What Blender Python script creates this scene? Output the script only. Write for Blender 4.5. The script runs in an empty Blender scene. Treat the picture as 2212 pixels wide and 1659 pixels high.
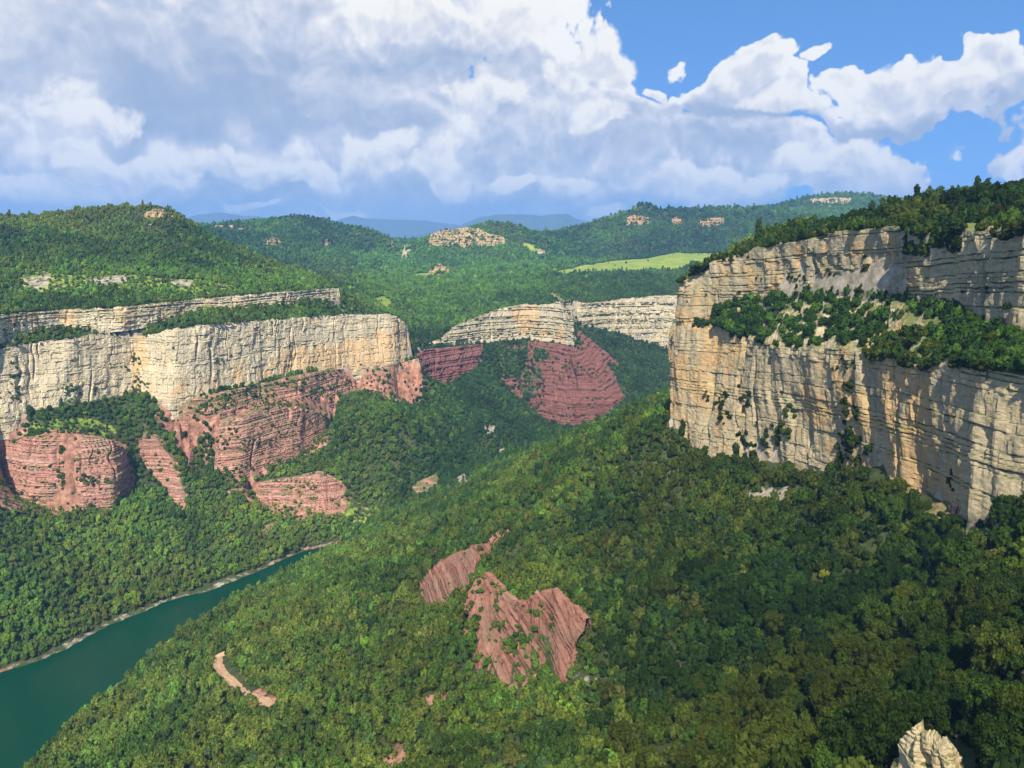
import bpy, math, random
import numpy as np
from mathutils import Vector

# ----------------------------------------------------------------- camera, sky, sun, exposure
scene = bpy.context.scene
col = scene.collection
CAM_Z = 380.0
FPX, UC, VC, VH = 1671.0, 1106.0, 829.5, 505.0          # focal length and centre in layout units, horizon row
PITCH = math.atan((VC - VH) / FPX)
cam_data = bpy.data.cameras.new('camera')
cam = bpy.data.objects.new('camera', cam_data)
col.objects.link(cam)
cam.location = (0, 0, CAM_Z)
cam.rotation_euler = (math.radians(90) - PITCH, 0, 0)
cam_data.sensor_width = 36.0
cam_data.lens = 36.0 * FPX / 2212.0
cam_data.clip_start = 1.0
cam_data.clip_end = 90000.0
scene.camera = cam

SUN_EL = math.radians(49)
SUN_AZ = math.atan2(-0.14, -1.0)                          # behind the camera
SUN_DIR = Vector((math.sin(SUN_AZ) * math.cos(SUN_EL), math.cos(SUN_AZ) * math.cos(SUN_EL), math.sin(SUN_EL)))
sun_data = bpy.data.lights.new('sun', 'SUN')
sun_data.energy = 5.0
sun_data.angle = math.radians(0.6)
sun_data.color = (1.0, 0.93, 0.80)
sun = bpy.data.objects.new('sun', sun_data)
col.objects.link(sun)
sun.location = (200, -300, 900)
sun.rotation_euler = (-SUN_DIR).to_track_quat('-Z', 'Y').to_euler()

scene.view_settings.view_transform = 'Standard'
scene.view_settings.look = 'None'
scene.view_settings.exposure = 0.65
scene.view_settings.gamma = 1.0
scene.view_settings.use_curve_mapping = False
scene.render.engine = 'CYCLES'
scene.cycles.use_denoising = True
scene.cycles.max_bounces = 5
scene.cycles.diffuse_bounces = 3
scene.cycles.glossy_bounces = 2
scene.cycles.transmission_bounces = 2
scene.cycles.volume_bounces = 0
scene.cycles.transparent_max_bounces = 4
scene.cycles.use_adaptive_sampling = True
scene.cycles.adaptive_threshold = 0.02

SP, CP = math.sin(PITCH), math.cos(PITCH)
def ray(u, v):
    a = (u - UC) / FPX; b = (VC - v) / FPX
    return a, CP + b * SP, -SP + b * CP
def at(u, v, y):                                          # the point seen at (u, v), y metres ahead
    dx, dy, dz = ray(u, v); t = y / dy
    return (dx * t, y, CAM_Z + dz * t)
def lev(u, v, z):                                         # the point seen at (u, v), at height z
    dx, dy, dz = ray(u, v); t = (z - CAM_Z) / dz
    return (dx * t, dy * t, z)
def azel(u, v):
    dx, dy, dz = ray(u, v)
    return math.atan2(dx, dy), math.atan2(dz, math.hypot(dx, dy))

# ----------------------------------------------------------------- node helper
class NT:
    def __init__(self, tree):
        self.t = tree; self.n = tree.nodes; self.l = tree.links
    def _set(self, sock, val):
        if val is None: return
        if isinstance(val, bpy.types.NodeSocket): self.l.new(val, sock)
        else: sock.default_value = val
    def math(self, op, a, b=None, c=None, clamp=False):
        n = self.n.new('ShaderNodeMath'); n.operation = op; n.use_clamp = clamp
        for i, x in enumerate((a, b, c)):
            self._set(n.inputs[i], x)
        return n.outputs[0]
    def vmath(self, op, a, b=None):
        n = self.n.new('ShaderNodeVectorMath'); n.operation = op
        self._set(n.inputs[0], a)
        if op == 'SCALE': self._set(n.inputs['Scale'], b)
        elif b is not None: self._set(n.inputs[1], b)
        return n.outputs[0]
    def comb(self, x, y, z=0.0):
        n = self.n.new('ShaderNodeCombineXYZ')
        for i, s in enumerate((x, y, z)): self._set(n.inputs[i], s)
        return n.outputs[0]
    def sep(self, v):
        n = self.n.new('ShaderNodeSeparateXYZ'); self._set(n.inputs[0], v)
        return n.outputs
    def noise(self, vec, scale, detail=4.0, rough=0.55, dims='3D', distortion=0.0, color=False, lac=2.0):
        n = self.n.new('ShaderNodeTexNoise'); n.noise_dimensions = dims
        if vec is not None: self.l.new(vec, n.inputs['Vector'])
        n.inputs['Scale'].default_value = scale; n.inputs['Detail'].default_value = detail
        n.inputs['Roughness'].default_value = rough; n.inputs['Distortion'].default_value = distortion
        n.inputs['Lacunarity'].default_value = lac
        return n.outputs['Color'] if color else n.outputs['Fac']
    def ramp(self, fac, stops, interp='LINEAR'):
        n = self.n.new('ShaderNodeValToRGB'); self._set(n.inputs[0], fac)
        cr = n.color_ramp; cr.interpolation = interp
        while len(cr.elements) < len(stops): cr.elements.new(0.5)
        for e, (p, c) in zip(cr.elements, stops):
            e.position = p; e.color = tuple(c) + (1.0,) if len(c) == 3 else c
        return n.outputs[0]
    def maprange(self, v, a, b, c, d, smooth=False):
        n = self.n.new('ShaderNodeMapRange')
        if smooth: n.interpolation_type = 'SMOOTHSTEP'
        for i, x in enumerate((v, a, b, c, d)): self._set(n.inputs[i], x)
        return n.outputs[0]
    def mix(self, fac, a, b, mode='MIX'):
        n = self.n.new('ShaderNodeMix'); n.data_type = 'RGBA'; n.blend_type = mode
        self._set(n.inputs[0], fac)
        self._set(n.inputs[6], a if not isinstance(a, tuple) else (a + (1.0,))[:4])
        self._set(n.inputs[7], b if not isinstance(b, tuple) else (b + (1.0,))[:4])
        return n.outputs[2]

# ----------------------------------------------------------------- world: sky with cumulus clouds
# cloud masses as (u, v, half-width, half-height, weight) in layout units, turned into azimuth and elevation
CLOUDS = [
    (1275, 125, 110, 85, 1.8), (1320, 180, 78, 75, 1.8), (1190, 210, 200, 130, 1.6), (1275, 290, 180, 70, 1.6),
    (960, 20, 270, 150, 1.7), (1480, 258, 80, 30, 1.2), (1435, 225, 34, 24, 1.0),
    (1640, 145, 90, 75, 1.8), (1690, 205, 105, 75, 1.8), (1610, 235, 110, 60, 1.6), (1762, 105, 24, 24, .9), (1512, 160, 22, 30, .7),
    (1970, 165, 80, 62, 1.8), (2055, 190, 95, 50, 1.8), (1890, 205, 85, 60, 1.8), (1930, 248, 200, 36, 1.6),
    (2215, 185, 45, 60, 1.6), (2170, 235, 90, 32, 1.3), (2235, 325, 70, 45, 1.0),
    (1850, 350, 105, 62, 1.8), (1560, 365, 420, 78, 1.6), (1330, 350, 240, 95, 1.5),
    (250, 140, 620, 330, 1.8), (650, 230, 480, 290, 1.8), (300, 410, 800, 120, 1.7), (1000, 400, 520, 100, 1.6),
    (-500, 100, 600, 420, 1.6),
]
world = bpy.data.worlds.new('World'); scene.world = world
world.use_nodes = True
W = NT(world.node_tree)
W.n.clear()
wout = W.n.new('ShaderNodeOutputWorld'); wbg = W.n.new('ShaderNodeBackground')
W.l.new(wbg.outputs[0], wout.inputs[0])
wbg.inputs[1].default_value = 0.10
wsky = W.n.new('ShaderNodeTexSky'); wsky.sky_type = 'NISHITA'; wsky.sun_disc = False
wsky.sun_elevation = SUN_EL; wsky.sun_rotation = SUN_AZ
wsky.altitude = 800; wsky.air_density = 1.0; wsky.dust_density = 0.3; wsky.ozone_density = 3.0

PUFFS = [                                                  # smaller, nearer cumulus in front of the grey sheet
    (270, 360, 110, 34, 1.5), (400, 372, 90, 34, 1.5), (500, 352, 80, 40, 1.5), (585, 385, 90, 34, 1.5), (690, 378, 95, 36, 1.5), (800, 350, 85, 42, 1.5), (865, 318, 45, 30, 1.5),
    (950, 352, 50, 44, 1.6), (985, 412, 48, 26, 1.5), (1110, 398, 60, 18, 1.3), (1225, 388, 75, 24, 1.5), (1300, 452, 60, 16, 1.3), (1500, 385, 110, 26, 1.5), (1640, 398, 70, 20, 1.4), (1850, 330, 80, 40, 1.6), (1740, 352, 80, 26, 1.4),
    (130, 205, 60, 46, 1.0), (200, 255, 110, 36, 1.1), (60, 400, 120, 26, 1.3), (1290, 105, 75, 60, 1.7), (1350, 150, 45, 45, 1.7), (1210, 160, 70, 50, 1.5), (1290, 250, 80, 34, 1.6), (1040, 205, 110, 40, 1.4),
    (900, 35, 180, 46, 1.5), (1080, 45, 110, 46, 1.5), (1640, 150, 80, 52, 1.7), (1700, 225, 80, 30, 1.5), (1960, 170, 75, 45, 1.7), (2060, 185, 75, 34, 1.6), (1880, 215, 60, 30, 1.5), (540, 460, 60, 10, 1.2), (730, 450, 70, 9, 1.1),
]
def cloud_group(CLOUDS, rest=True):
    g = bpy.data.node_groups.new('cloud_density', 'ShaderNodeTree')
    g.interface.new_socket('Q', in_out='INPUT', socket_type='NodeSocketVector')
    g.interface.new_socket('D', in_out='OUTPUT', socket_type='NodeSocketFloat')
    G = NT(g)
    gi = G.n.new('NodeGroupInput'); go = G.n.new('NodeGroupOutput')
    q = gi.outputs[0]
    d = None
    for (u, v, ru, rv, w) in CLOUDS:
        a, e = azel(u, v)
        m = G.n.new('ShaderNodeVectorMath'); m.operation = 'MULTIPLY_ADD'
        G.l.new(q, m.inputs[0]); m.inputs[1].default_value = (FPX / ru, FPX / rv, 0); m.inputs[2].default_value = (-a * FPX / ru, -e * FPX / rv, 0)
        n = G.n.new('ShaderNodeVectorMath'); n.operation = 'DOT_PRODUCT'
        G.l.new(m.outputs[0], n.inputs[0]); G.l.new(m.outputs[0], n.inputs[1])
        b = G.math('MULTIPLY_ADD', n.outputs['Value'], -w, w)
        d = b if d is None else G.math('SMOOTH_MAX', d, b, .2)
    if not rest:
        G.l.new(d, go.inputs[0]); return g
    # beyond the masses in view the same kind of cloud goes on at random
    s = G.sep(q)
    away = G.math('MAXIMUM', G.maprange(G.math('ABSOLUTE', s[0]), .65, .85, -4., 0.), G.maprange(s[1], .38, .55, -4., 0.))
    far = G.math('MULTIPLY_ADD', G.noise(q, 2.6, 1.0, .5, '2D'), 6.0, -3.1)
    d = G.math('MAXIMUM', d, G.math('ADD', far, away))
    d = G.math('MAXIMUM', d, -1.5)
    G.l.new(d, go.inputs[0])
    return g
cg = cloud_group(CLOUDS); cg2 = cloud_group(PUFFS, False)
def cloud(p, g=None):
    n = W.n.new('ShaderNodeGroup'); n.node_tree = g or cg
    W.l.new(p, n.inputs[0]); return n.outputs[0]
tc = W.n.new('ShaderNodeTexCoord')
sx, sy, sz = W.sep(tc.outputs['Generated'])
az = W.math('ARCTAN2', sx, sy)
el = W.math('ARCSINE', sz)
P0 = W.comb(az, W.math('ABSOLUTE', el))
# billowing edges: the field is warped at two scales
w1 = W.vmath('SCALE', W.vmath('SUBTRACT', W.noise(P0, 9.0, 4.0, .5, '2D', color=True), (.5, .5, .5)), .15)
Q0 = W.vmath('ADD', P0, w1)
def billow(q, detail):                                     # rounded puffs on puffs
    n = W.n.new('ShaderNodeTexVoronoi'); n.voronoi_dimensions = '2D'; n.feature = 'SMOOTH_F1'; n.normalize = True
    W.l.new(q, n.inputs['Vector']); n.inputs['Scale'].default_value = 19.0; n.inputs['Detail'].default_value = detail
    n.inputs['Roughness'].default_value = .58; n.inputs['Lacunarity'].default_value = 2.2; n.inputs['Smoothness'].default_value = .35
    return W.math('MULTIPLY_ADD', n.outputs['Distance'], -2.3, .62)
PW = W.vmath('ADD', P0, W.vmath('SCALE', w1, .35))
fb = W.math('ADD', billow(PW, 3.0), W.math('MULTIPLY_ADD', W.noise(P0, 48.0, 6.0, .62, '2D'), .8, -.40))
d0 = W.math('ADD', cloud(Q0), fb)
# cloud overhead of a point, towards the sun, shades it
tau = None
for (ox, oy, wt, fs) in ((.004, .012, 1.2, 2.0), (.018, .050, 1.1, 1.0)):
    Qi = W.vmath('ADD', Q0, (ox, oy, 0))
    fi = billow(W.vmath('ADD', PW, (ox, oy, 0)), fs)
    if tau is None: f_first = fi
    t = W.math('MULTIPLY', W.math('MAXIMUM', W.math('MINIMUM', W.math('ADD', cloud(Qi), fi), 1.5), 0.0), wt)
    tau = t if tau is None else W.math('ADD', tau, t)
soft = W.noise(W.vmath('MULTIPLY', Q0, (1.0, 1.9, 1.0)), 4.2, 3.0, .5, '2D')
tau = W.math('ADD', tau, W.math('MULTIPLY_ADD', soft, 4.2, -2.1))
tau = W.math('ADD', tau, W.math('MULTIPLY', W.math('SUBTRACT', f_first, fb), 1.7))   # each puff is lit on its upper side
# bright and dark patches painted into the cloud shading: (u, v, half-width, half-height, added shading depth)
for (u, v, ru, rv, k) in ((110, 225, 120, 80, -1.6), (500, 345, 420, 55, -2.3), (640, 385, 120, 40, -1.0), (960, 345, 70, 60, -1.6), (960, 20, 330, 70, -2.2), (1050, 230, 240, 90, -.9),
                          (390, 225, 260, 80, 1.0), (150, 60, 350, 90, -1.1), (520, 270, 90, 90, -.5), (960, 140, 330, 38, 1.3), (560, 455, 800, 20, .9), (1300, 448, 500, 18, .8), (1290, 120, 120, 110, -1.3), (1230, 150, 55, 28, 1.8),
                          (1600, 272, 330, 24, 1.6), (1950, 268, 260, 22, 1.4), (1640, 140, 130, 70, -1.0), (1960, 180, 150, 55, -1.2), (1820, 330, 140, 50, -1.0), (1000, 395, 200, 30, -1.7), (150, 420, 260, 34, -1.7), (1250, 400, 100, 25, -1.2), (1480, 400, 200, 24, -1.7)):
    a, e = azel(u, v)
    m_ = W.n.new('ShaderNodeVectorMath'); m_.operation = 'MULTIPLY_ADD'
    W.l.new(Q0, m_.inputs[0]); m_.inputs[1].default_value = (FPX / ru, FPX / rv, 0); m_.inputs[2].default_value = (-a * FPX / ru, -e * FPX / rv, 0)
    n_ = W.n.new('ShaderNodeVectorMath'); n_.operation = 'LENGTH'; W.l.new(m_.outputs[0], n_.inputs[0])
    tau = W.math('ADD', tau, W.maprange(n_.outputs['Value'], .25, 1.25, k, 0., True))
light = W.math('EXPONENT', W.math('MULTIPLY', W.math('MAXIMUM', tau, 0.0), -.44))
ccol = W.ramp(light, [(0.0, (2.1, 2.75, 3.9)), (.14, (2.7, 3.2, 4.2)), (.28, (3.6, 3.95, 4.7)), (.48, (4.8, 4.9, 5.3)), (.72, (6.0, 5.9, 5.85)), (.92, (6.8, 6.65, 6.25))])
alpha = W.maprange(d0, .14, .50, 0., 1., True)
hs = W.n.new('ShaderNodeHueSaturation'); hs.inputs['Saturation'].default_value = 1.18; hs.inputs['Value'].default_value = 1.62
wz = W.n.new('ShaderNodeVectorMath'); wz.operation = 'NORMALIZE'
W.l.new(W.comb(sx, sy, W.math('ADD', W.math('MAXIMUM', sz, 0.0), .34)), wz.inputs[0])
W.l.new(wz.outputs[0], wsky.inputs['Vector'])
W.l.new(wsky.outputs[0], hs.inputs['Color'])
wcol = W.mix(alpha, hs.outputs[0], ccol)
QP = W.vmath('ADD', P0, W.vmath('SCALE', w1, .45))
dp = W.math('MULTIPLY_ADD', fb, .85, cloud(QP, cg2))
up = W.math('MAXIMUM', W.math('MULTIPLY_ADD', f_first, .85, cloud(W.vmath('ADD', QP, (.004, .014, 0)), cg2)), 0.0)
lp = W.math('EXPONENT', W.math('MULTIPLY', W.math('MAXIMUM', W.math('ADD', W.math('MULTIPLY', up, .75), W.math('MULTIPLY', W.math('SUBTRACT', f_first, fb), 1.6)), 0.0), -.62))
pcol = W.ramp(lp, [(.25, (3.9, 4.2, 4.9)), (.45, (4.9, 5.0, 5.35)), (.65, (5.9, 5.8, 5.65)), (.9, (6.75, 6.55, 6.1))])
wcol = W.mix(W.math('MULTIPLY', W.maprange(dp, .08, .85, 0., 1., True), W.maprange(lp, .22, .50, .25, 1.)), wcol, pcol)
W.l.new(wcol, wbg.inputs[0])
try:
    world.cycles.sampling_method = 'MANUAL'; world.cycles.sample_map_resolution = 512
except Exception:
    pass

# ----------------------------------------------------------------- numpy noise
rng = np.random.default_rng(7)
def _hash(ix, iy, iz, seed):
    h = (ix.astype(np.uint32) * np.uint32(374761393) + iy.astype(np.uint32) * np.uint32(668265263)
         + iz.astype(np.uint32) * np.uint32(2147483647) + np.uint32((seed * 974711 + 12345) & 0xffffffff))
    h = (h ^ (h >> np.uint32(13))) * np.uint32(1274126177)
    h = (h ^ (h >> np.uint32(16))) * np.uint32(2246822519)
    h = h ^ (h >> np.uint32(15))
    return h.astype(np.float64) / 4294967295.0
def vnoise(x, y, z=None, seed=0):
    x = np.asarray(x, float); y = np.asarray(y, float)
    fx, fy = np.floor(x), np.floor(y)
    tx, ty = x - fx, y - fy
    tx = tx * tx * tx * (tx * (tx * 6 - 15) + 10); ty = ty * ty * ty * (ty * (ty * 6 - 15) + 10)
    ix, iy = fx.astype(np.int64), fy.astype(np.int64)
    if z is None:
        iz = np.zeros_like(ix)
        a = _hash(ix, iy, iz, seed); b = _hash(ix + 1, iy, iz, seed); c = _hash(ix, iy + 1, iz, seed); d = _hash(ix + 1, iy + 1, iz, seed)
        return ((a * (1 - tx) + b * tx) * (1 - ty) + (c * (1 - tx) + d * tx) * ty) * 2 - 1
    z = np.asarray(z, float); fz = np.floor(z); tz = z - fz; tz = tz * tz * (3 - 2 * tz); iz = fz.astype(np.int64)
    r = 0
    for dz, wz in ((0, 1 - tz), (1, tz)):
        a = _hash(ix, iy, iz + dz, seed); b = _hash(ix + 1, iy, iz + dz, seed); c = _hash(ix, iy + 1, iz + dz, seed); d = _hash(ix + 1, iy + 1, iz + dz, seed)
        r = r + wz * ((a * (1 - tx) + b * tx) * (1 - ty) + (c * (1 - tx) + d * tx) * ty)
    return r * 2 - 1
def fbm(x, y, z=None, oct=4, seed=0, gain=.5):
    s = 0; a = 1.0; n = 0
    for i in range(oct):
        k = 2.03 ** i
        s = s + a * vnoise(x * k + 17.3 * i, y * k - 9.1 * i, None if z is None else z * k + 3.7 * i, seed + i)
        n += a; a *= gain
    return s / n

# ----------------------------------------------------------------- lines of the land
def resample(pts, n=None, step=None):
    p = np.array(pts, float)
    s = np.concatenate([[0], np.cumsum(np.linalg.norm(np.diff(p[:, :2], axis=0), axis=1))])
    if n is None: n = max(2, int(s[-1] / step) + 1)
    t = np.linspace(0, s[-1], n)
    return np.stack([np.interp(t, s, p[:, i]) for i in range(3)], 1)
def shift(pts, d, side):                                   # moves a line sideways; side = a plan point on the outer side, d > 0 inwards
    p = np.array(pts, float)
    t = np.gradient(p[:, :2], axis=0); t /= np.linalg.norm(t, axis=1)[:, None] + 1e-9
    n = np.stack([-t[:, 1], t[:, 0]], 1)
    m = np.sign(np.sum((np.array(side)[None] - p[:, :2]).mean(0) * n.mean(0)))
    q = p.copy(); q[:, :2] -= n * m * d
    return q

# river banks (water level 0)
BANK_FAR = [(-640, -100, 0), (-590, 150, 0), (-530, 380, 0)] + [lev(u, v, 0) for u, v in
    ((0, 1455), (60, 1437), (150, 1402), (205, 1368), (240, 1350), (300, 1328), (355, 1303), (400, 1290), (450, 1281), (505, 1258),
     (560, 1237), (620, 1207), (665, 1190), (712, 1180))] + [(-204, 915, .5)]
BANK_NEAR = [(-480, -100, 0), (-440, 150, 0), (-405, 330, 0)] + [lev(u, v, 0) for u, v in
    ((40, 1672), (110, 1596), (200, 1520), (300, 1436), (400, 1362), (480, 1302), (560, 1260), (640, 1224), (705, 1196))] + [(-202, 906, .5)]
GORGE = [(-198, 922, 3), (-150, 1010, 13), at(1005, 1045, 1100), at(1060, 1010, 1190), (90, 1270, 34), (220, 1350, 45), (370, 1450, 70), (520, 1600, 110)]

# right-hand cliff: foot, front of the tree ledge, back of the ledge, rim
RC_BASE = [(560, 1090, 250), (330, 1010, 225), (212, 860, 215), (163, 715, 218), at(1437, 905, 600), at(1490, 948, 578), at(1525, 980, 560), at(1620, 990, 520), at(1740, 1015, 470),
           at(1830, 1015, 430), at(1905, 1000, 400), at(1990, 1062, 360), at(2090, 1118, 315), at(2212, 1118, 280), (232, 200, 285), (250, 110, 300), (200, 20, 320)]
RC_LEDGE = [(562, 1085, 290), (333, 1005, 285), (216, 858, 285), (166, 714, 285), at(1449, 715, 606), at(1497, 712, 586), at(1545, 706, 570), at(1625, 737, 533), at(1720, 752, 486),
            at(1820, 752, 446), at(1900, 770, 416), at(1995, 778, 374), at(2100, 792, 328), at(2230, 815, 292), (243, 205, 330), (262, 112, 335), (210, 16, 340)]
RC_LEDGE_B = [(564, 1083, 292), (335, 1003, 287), (218, 857, 287), (168, 714, 287), at(1450, 705, 607), at(1498, 702, 587), at(1550, 672, 582), at(1640, 655, 556), at(1740, 648, 516),
              at(1840, 640, 480), at(1930, 652, 446), at(2030, 672, 400), at(2130, 722, 347), at(2240, 768, 304), (252, 208, 336), (272, 114, 340), (214, 8, 345)]
RC_RIM = [(566, 1078, 335), (340, 996, 338), (222, 855, 340), (172, 712, 342), at(1462, 612, 613), at(1497, 583, 594), at(1545, 563, 586), at(1630, 541, 558), at(1730, 517, 517),
          at(1830, 500, 480), at(1925, 490, 448), at(2030, 497, 404), at(2140, 500, 352), at(2250, 483, 314), (258, 212, 382), (280, 116, 390), (222, 0, 392)]
RC_TOP = [(420, 900, 350), (260, 780, 355), at(1580, 532, 680), at(1650, 506, 655), at(1740, 488, 610), at(1840, 468, 575), at(1960, 440, 530), at(2060, 420, 490), at(2200, 392, 440), (360, 300, 425), (400, 100, 440)]

# left-hand wall: limestone foot and rim, upper tier foot and rim
LC_BASE = [lev(u, v, z) for u, v, z in ((-260, 945, 172), (-60, 905, 171), (20, 893, 171), (42, 890, 171), (60, 886, 170), (140, 876, 170), (210, 862, 170), (297, 849, 169), (370, 860, 168),
     (450, 850, 168), (560, 826, 168), (660, 806, 167), (760, 792, 166), (850, 786, 164), (893, 772, 164))]
def above(base, uv, back):                                # rim points: seen at uv, `back` metres behind the foot point of the same index
    return [at(u, v, b[1] + back) for b, (u, v) in zip(base, uv)]
LC_RIM = above(LC_BASE, ((-262, 772), (-62, 756), (8, 752), (40, 747), (62, 742), (138, 733), (212, 724), (297, 728), (372, 712), (450, 701), (560, 694), (660, 686), (760, 679), (846, 678), (880, 706)), 14)
LU_BASE = [lev(u, v, z) for u, v, z in ((-260, 748, 262), (-60, 735, 262), (50, 716, 262), (130, 707, 262), (250, 701, 263), (330, 689, 265), (420, 676, 267), (520, 668, 269), (620, 656, 271), (738, 641, 272))]
LU_RIM = above(LU_BASE, ((-262, 700), (-62, 690), (52, 675), (132, 670), (250, 666), (332, 656), (425, 647), (522, 637), (622, 631), (734, 622)), 5)
HILL_CREST = [at(u, v, y) for u, v, y in ((-500, 480, 1300), (-250, 470, 1330), (0, 466, 1370), (100, 459, 1450), (200, 445, 1500), (270, 437, 1540), (330, 436, 1550), (385, 444, 1550), (412, 466, 1540), (432, 494, 1530),
     (480, 524, 1515), (560, 574, 1490), (640, 606, 1450), (720, 628, 1400))]
HILL_MID = [at(u, v, y) for u, v, y in ((-250, 600, 1110), (0, 600, 1110), (120, 590, 1130), (250, 590, 1150), (400, 590, 1220), (520, 600, 1300))]

# red sandstone faces on the left wall: foot and head of each
RED_A0 = [lev(u, v, 66) for u, v in ((-120, 1085), (0, 1085), (60, 1100), (130, 1104), (180, 1100), (240, 1092), (287, 1066))]
RED_A1 = above(RED_A0, ((-120, 950), (0, 958), (60, 945), (125, 940), (185, 944), (240, 950), (276, 975)), 18)
RED_B0 = [lev(u, v, 78) for u, v in ((383, 1000), (420, 1025), (455, 1032), (520, 1025), (580, 1003), (640, 985), (700, 958), (725, 920))]
RED_B1 = above(RED_B0, ((388, 920), (425, 935), (470, 905), (530, 895), (585, 878), (645, 882), (690, 895), (722, 885)), 34)
RED_C0 = [lev(u, v, z) for u, v, z in ((485, 1068, 42), (560, 1088, 38), (640, 1098, 33), (700, 1108, 27), (765, 1112, 22))]
RED_C1 = above(RED_C0, ((490, 1050), (560, 1042), (640, 1032), (690, 1022), (752, 1050)), 16)
RED_D0 = [lev(u, v, z) for u, v, z in ((380, 900, 148), (470, 895, 148), (560, 868, 147), (650, 858, 142), (730, 850, 130), (800, 862, 105), (850, 880, 86), (893, 896, 80))]
RED_D1 = above(RED_D0, ((378, 866), (470, 854), (560, 830), (650, 810), (735, 797), (800, 791), (850, 787), (897, 775)), 24)
RED_E0 = [lev(u, v, z) for u, v, z in ((286, 955, 120), (310, 1000, 95), (345, 1045, 72), (372, 1085, 55), (398, 1110, 44))]
RED_E1 = above(RED_E0, ((300, 930), (330, 945), (362, 990), (383, 1035), (400, 1080)), 12)
RED_N0 = [at(903, 865, 1385), at(925, 858, 1420), at(960, 835, 1455), at(1000, 810, 1490), at(1035, 790, 1530)]
RED_N1 = [at(903, 770, 1400), at(922, 756, 1445), at(965, 752, 1485), at(1010, 747, 1525), at(1045, 744, 1560)]
SPUR = [at(720, 902, 1060), at(800, 856, 1140), at(860, 886, 1110), at(930, 938, 1080), at(975, 1000, 1050), at(985, 1035, 1030)]

# butte in the middle: limestone foot and rim, red skirt foot; cliff behind it
BU_BASE = [lev(u, v, 160) for u, v in ((912, 754), (950, 750), (985, 748), (1030, 742), (1080, 736), (1135, 733), (1160, 735), (1195, 737), (1225, 741), (1241, 744))] + [(112, 1650, 165), (108, 1780, 170)]
BU_RIM = above(BU_BASE, ((914, 745), (952, 733), (985, 705), (1030, 686), (1080, 667), (1135, 657), (1162, 660), (1196, 655), (1220, 650), (1234, 651)), 8) + [(106, 1658, 250), (102, 1780, 248)]
SK_FOOT = [at(1040, 790, 1540), at(1085, 830, 1500), at(1150, 890, 1450), at(1195, 925, 1405), at(1235, 932, 1390), at(1290, 912, 1405), at(1335, 884, 1440), at(1353, 862, 1500), at(1352, 845, 1570), (252, 1690, 75)]
SK_HEAD = [at(1085, 737, 1612), at(1135, 736, 1625), at(1165, 738, 1605), at(1195, 741, 1590), at(1217, 744, 1566), at(1236, 747, 1551), at(1246, 749, 1560), at(1249, 750, 1590), (139, 1645, 160), (150, 1720, 165)]
BC_BASE = [(150, 1795, 190), at(1265, 700, 1800), at(1300, 712, 1830), at(1345, 722, 1850), at(1390, 735, 1850), at(1445, 752, 1850), at(1520, 760, 1850), (600, 1900, 140)]
BC_RIM = [(148, 1805, 228)] + above(BC_BASE[1:7], ((1265, 657), (1300, 652), (1345, 646), (1390, 642), (1445, 638), (1520, 640)), 8) + [(600, 1910, 240)]

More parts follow.
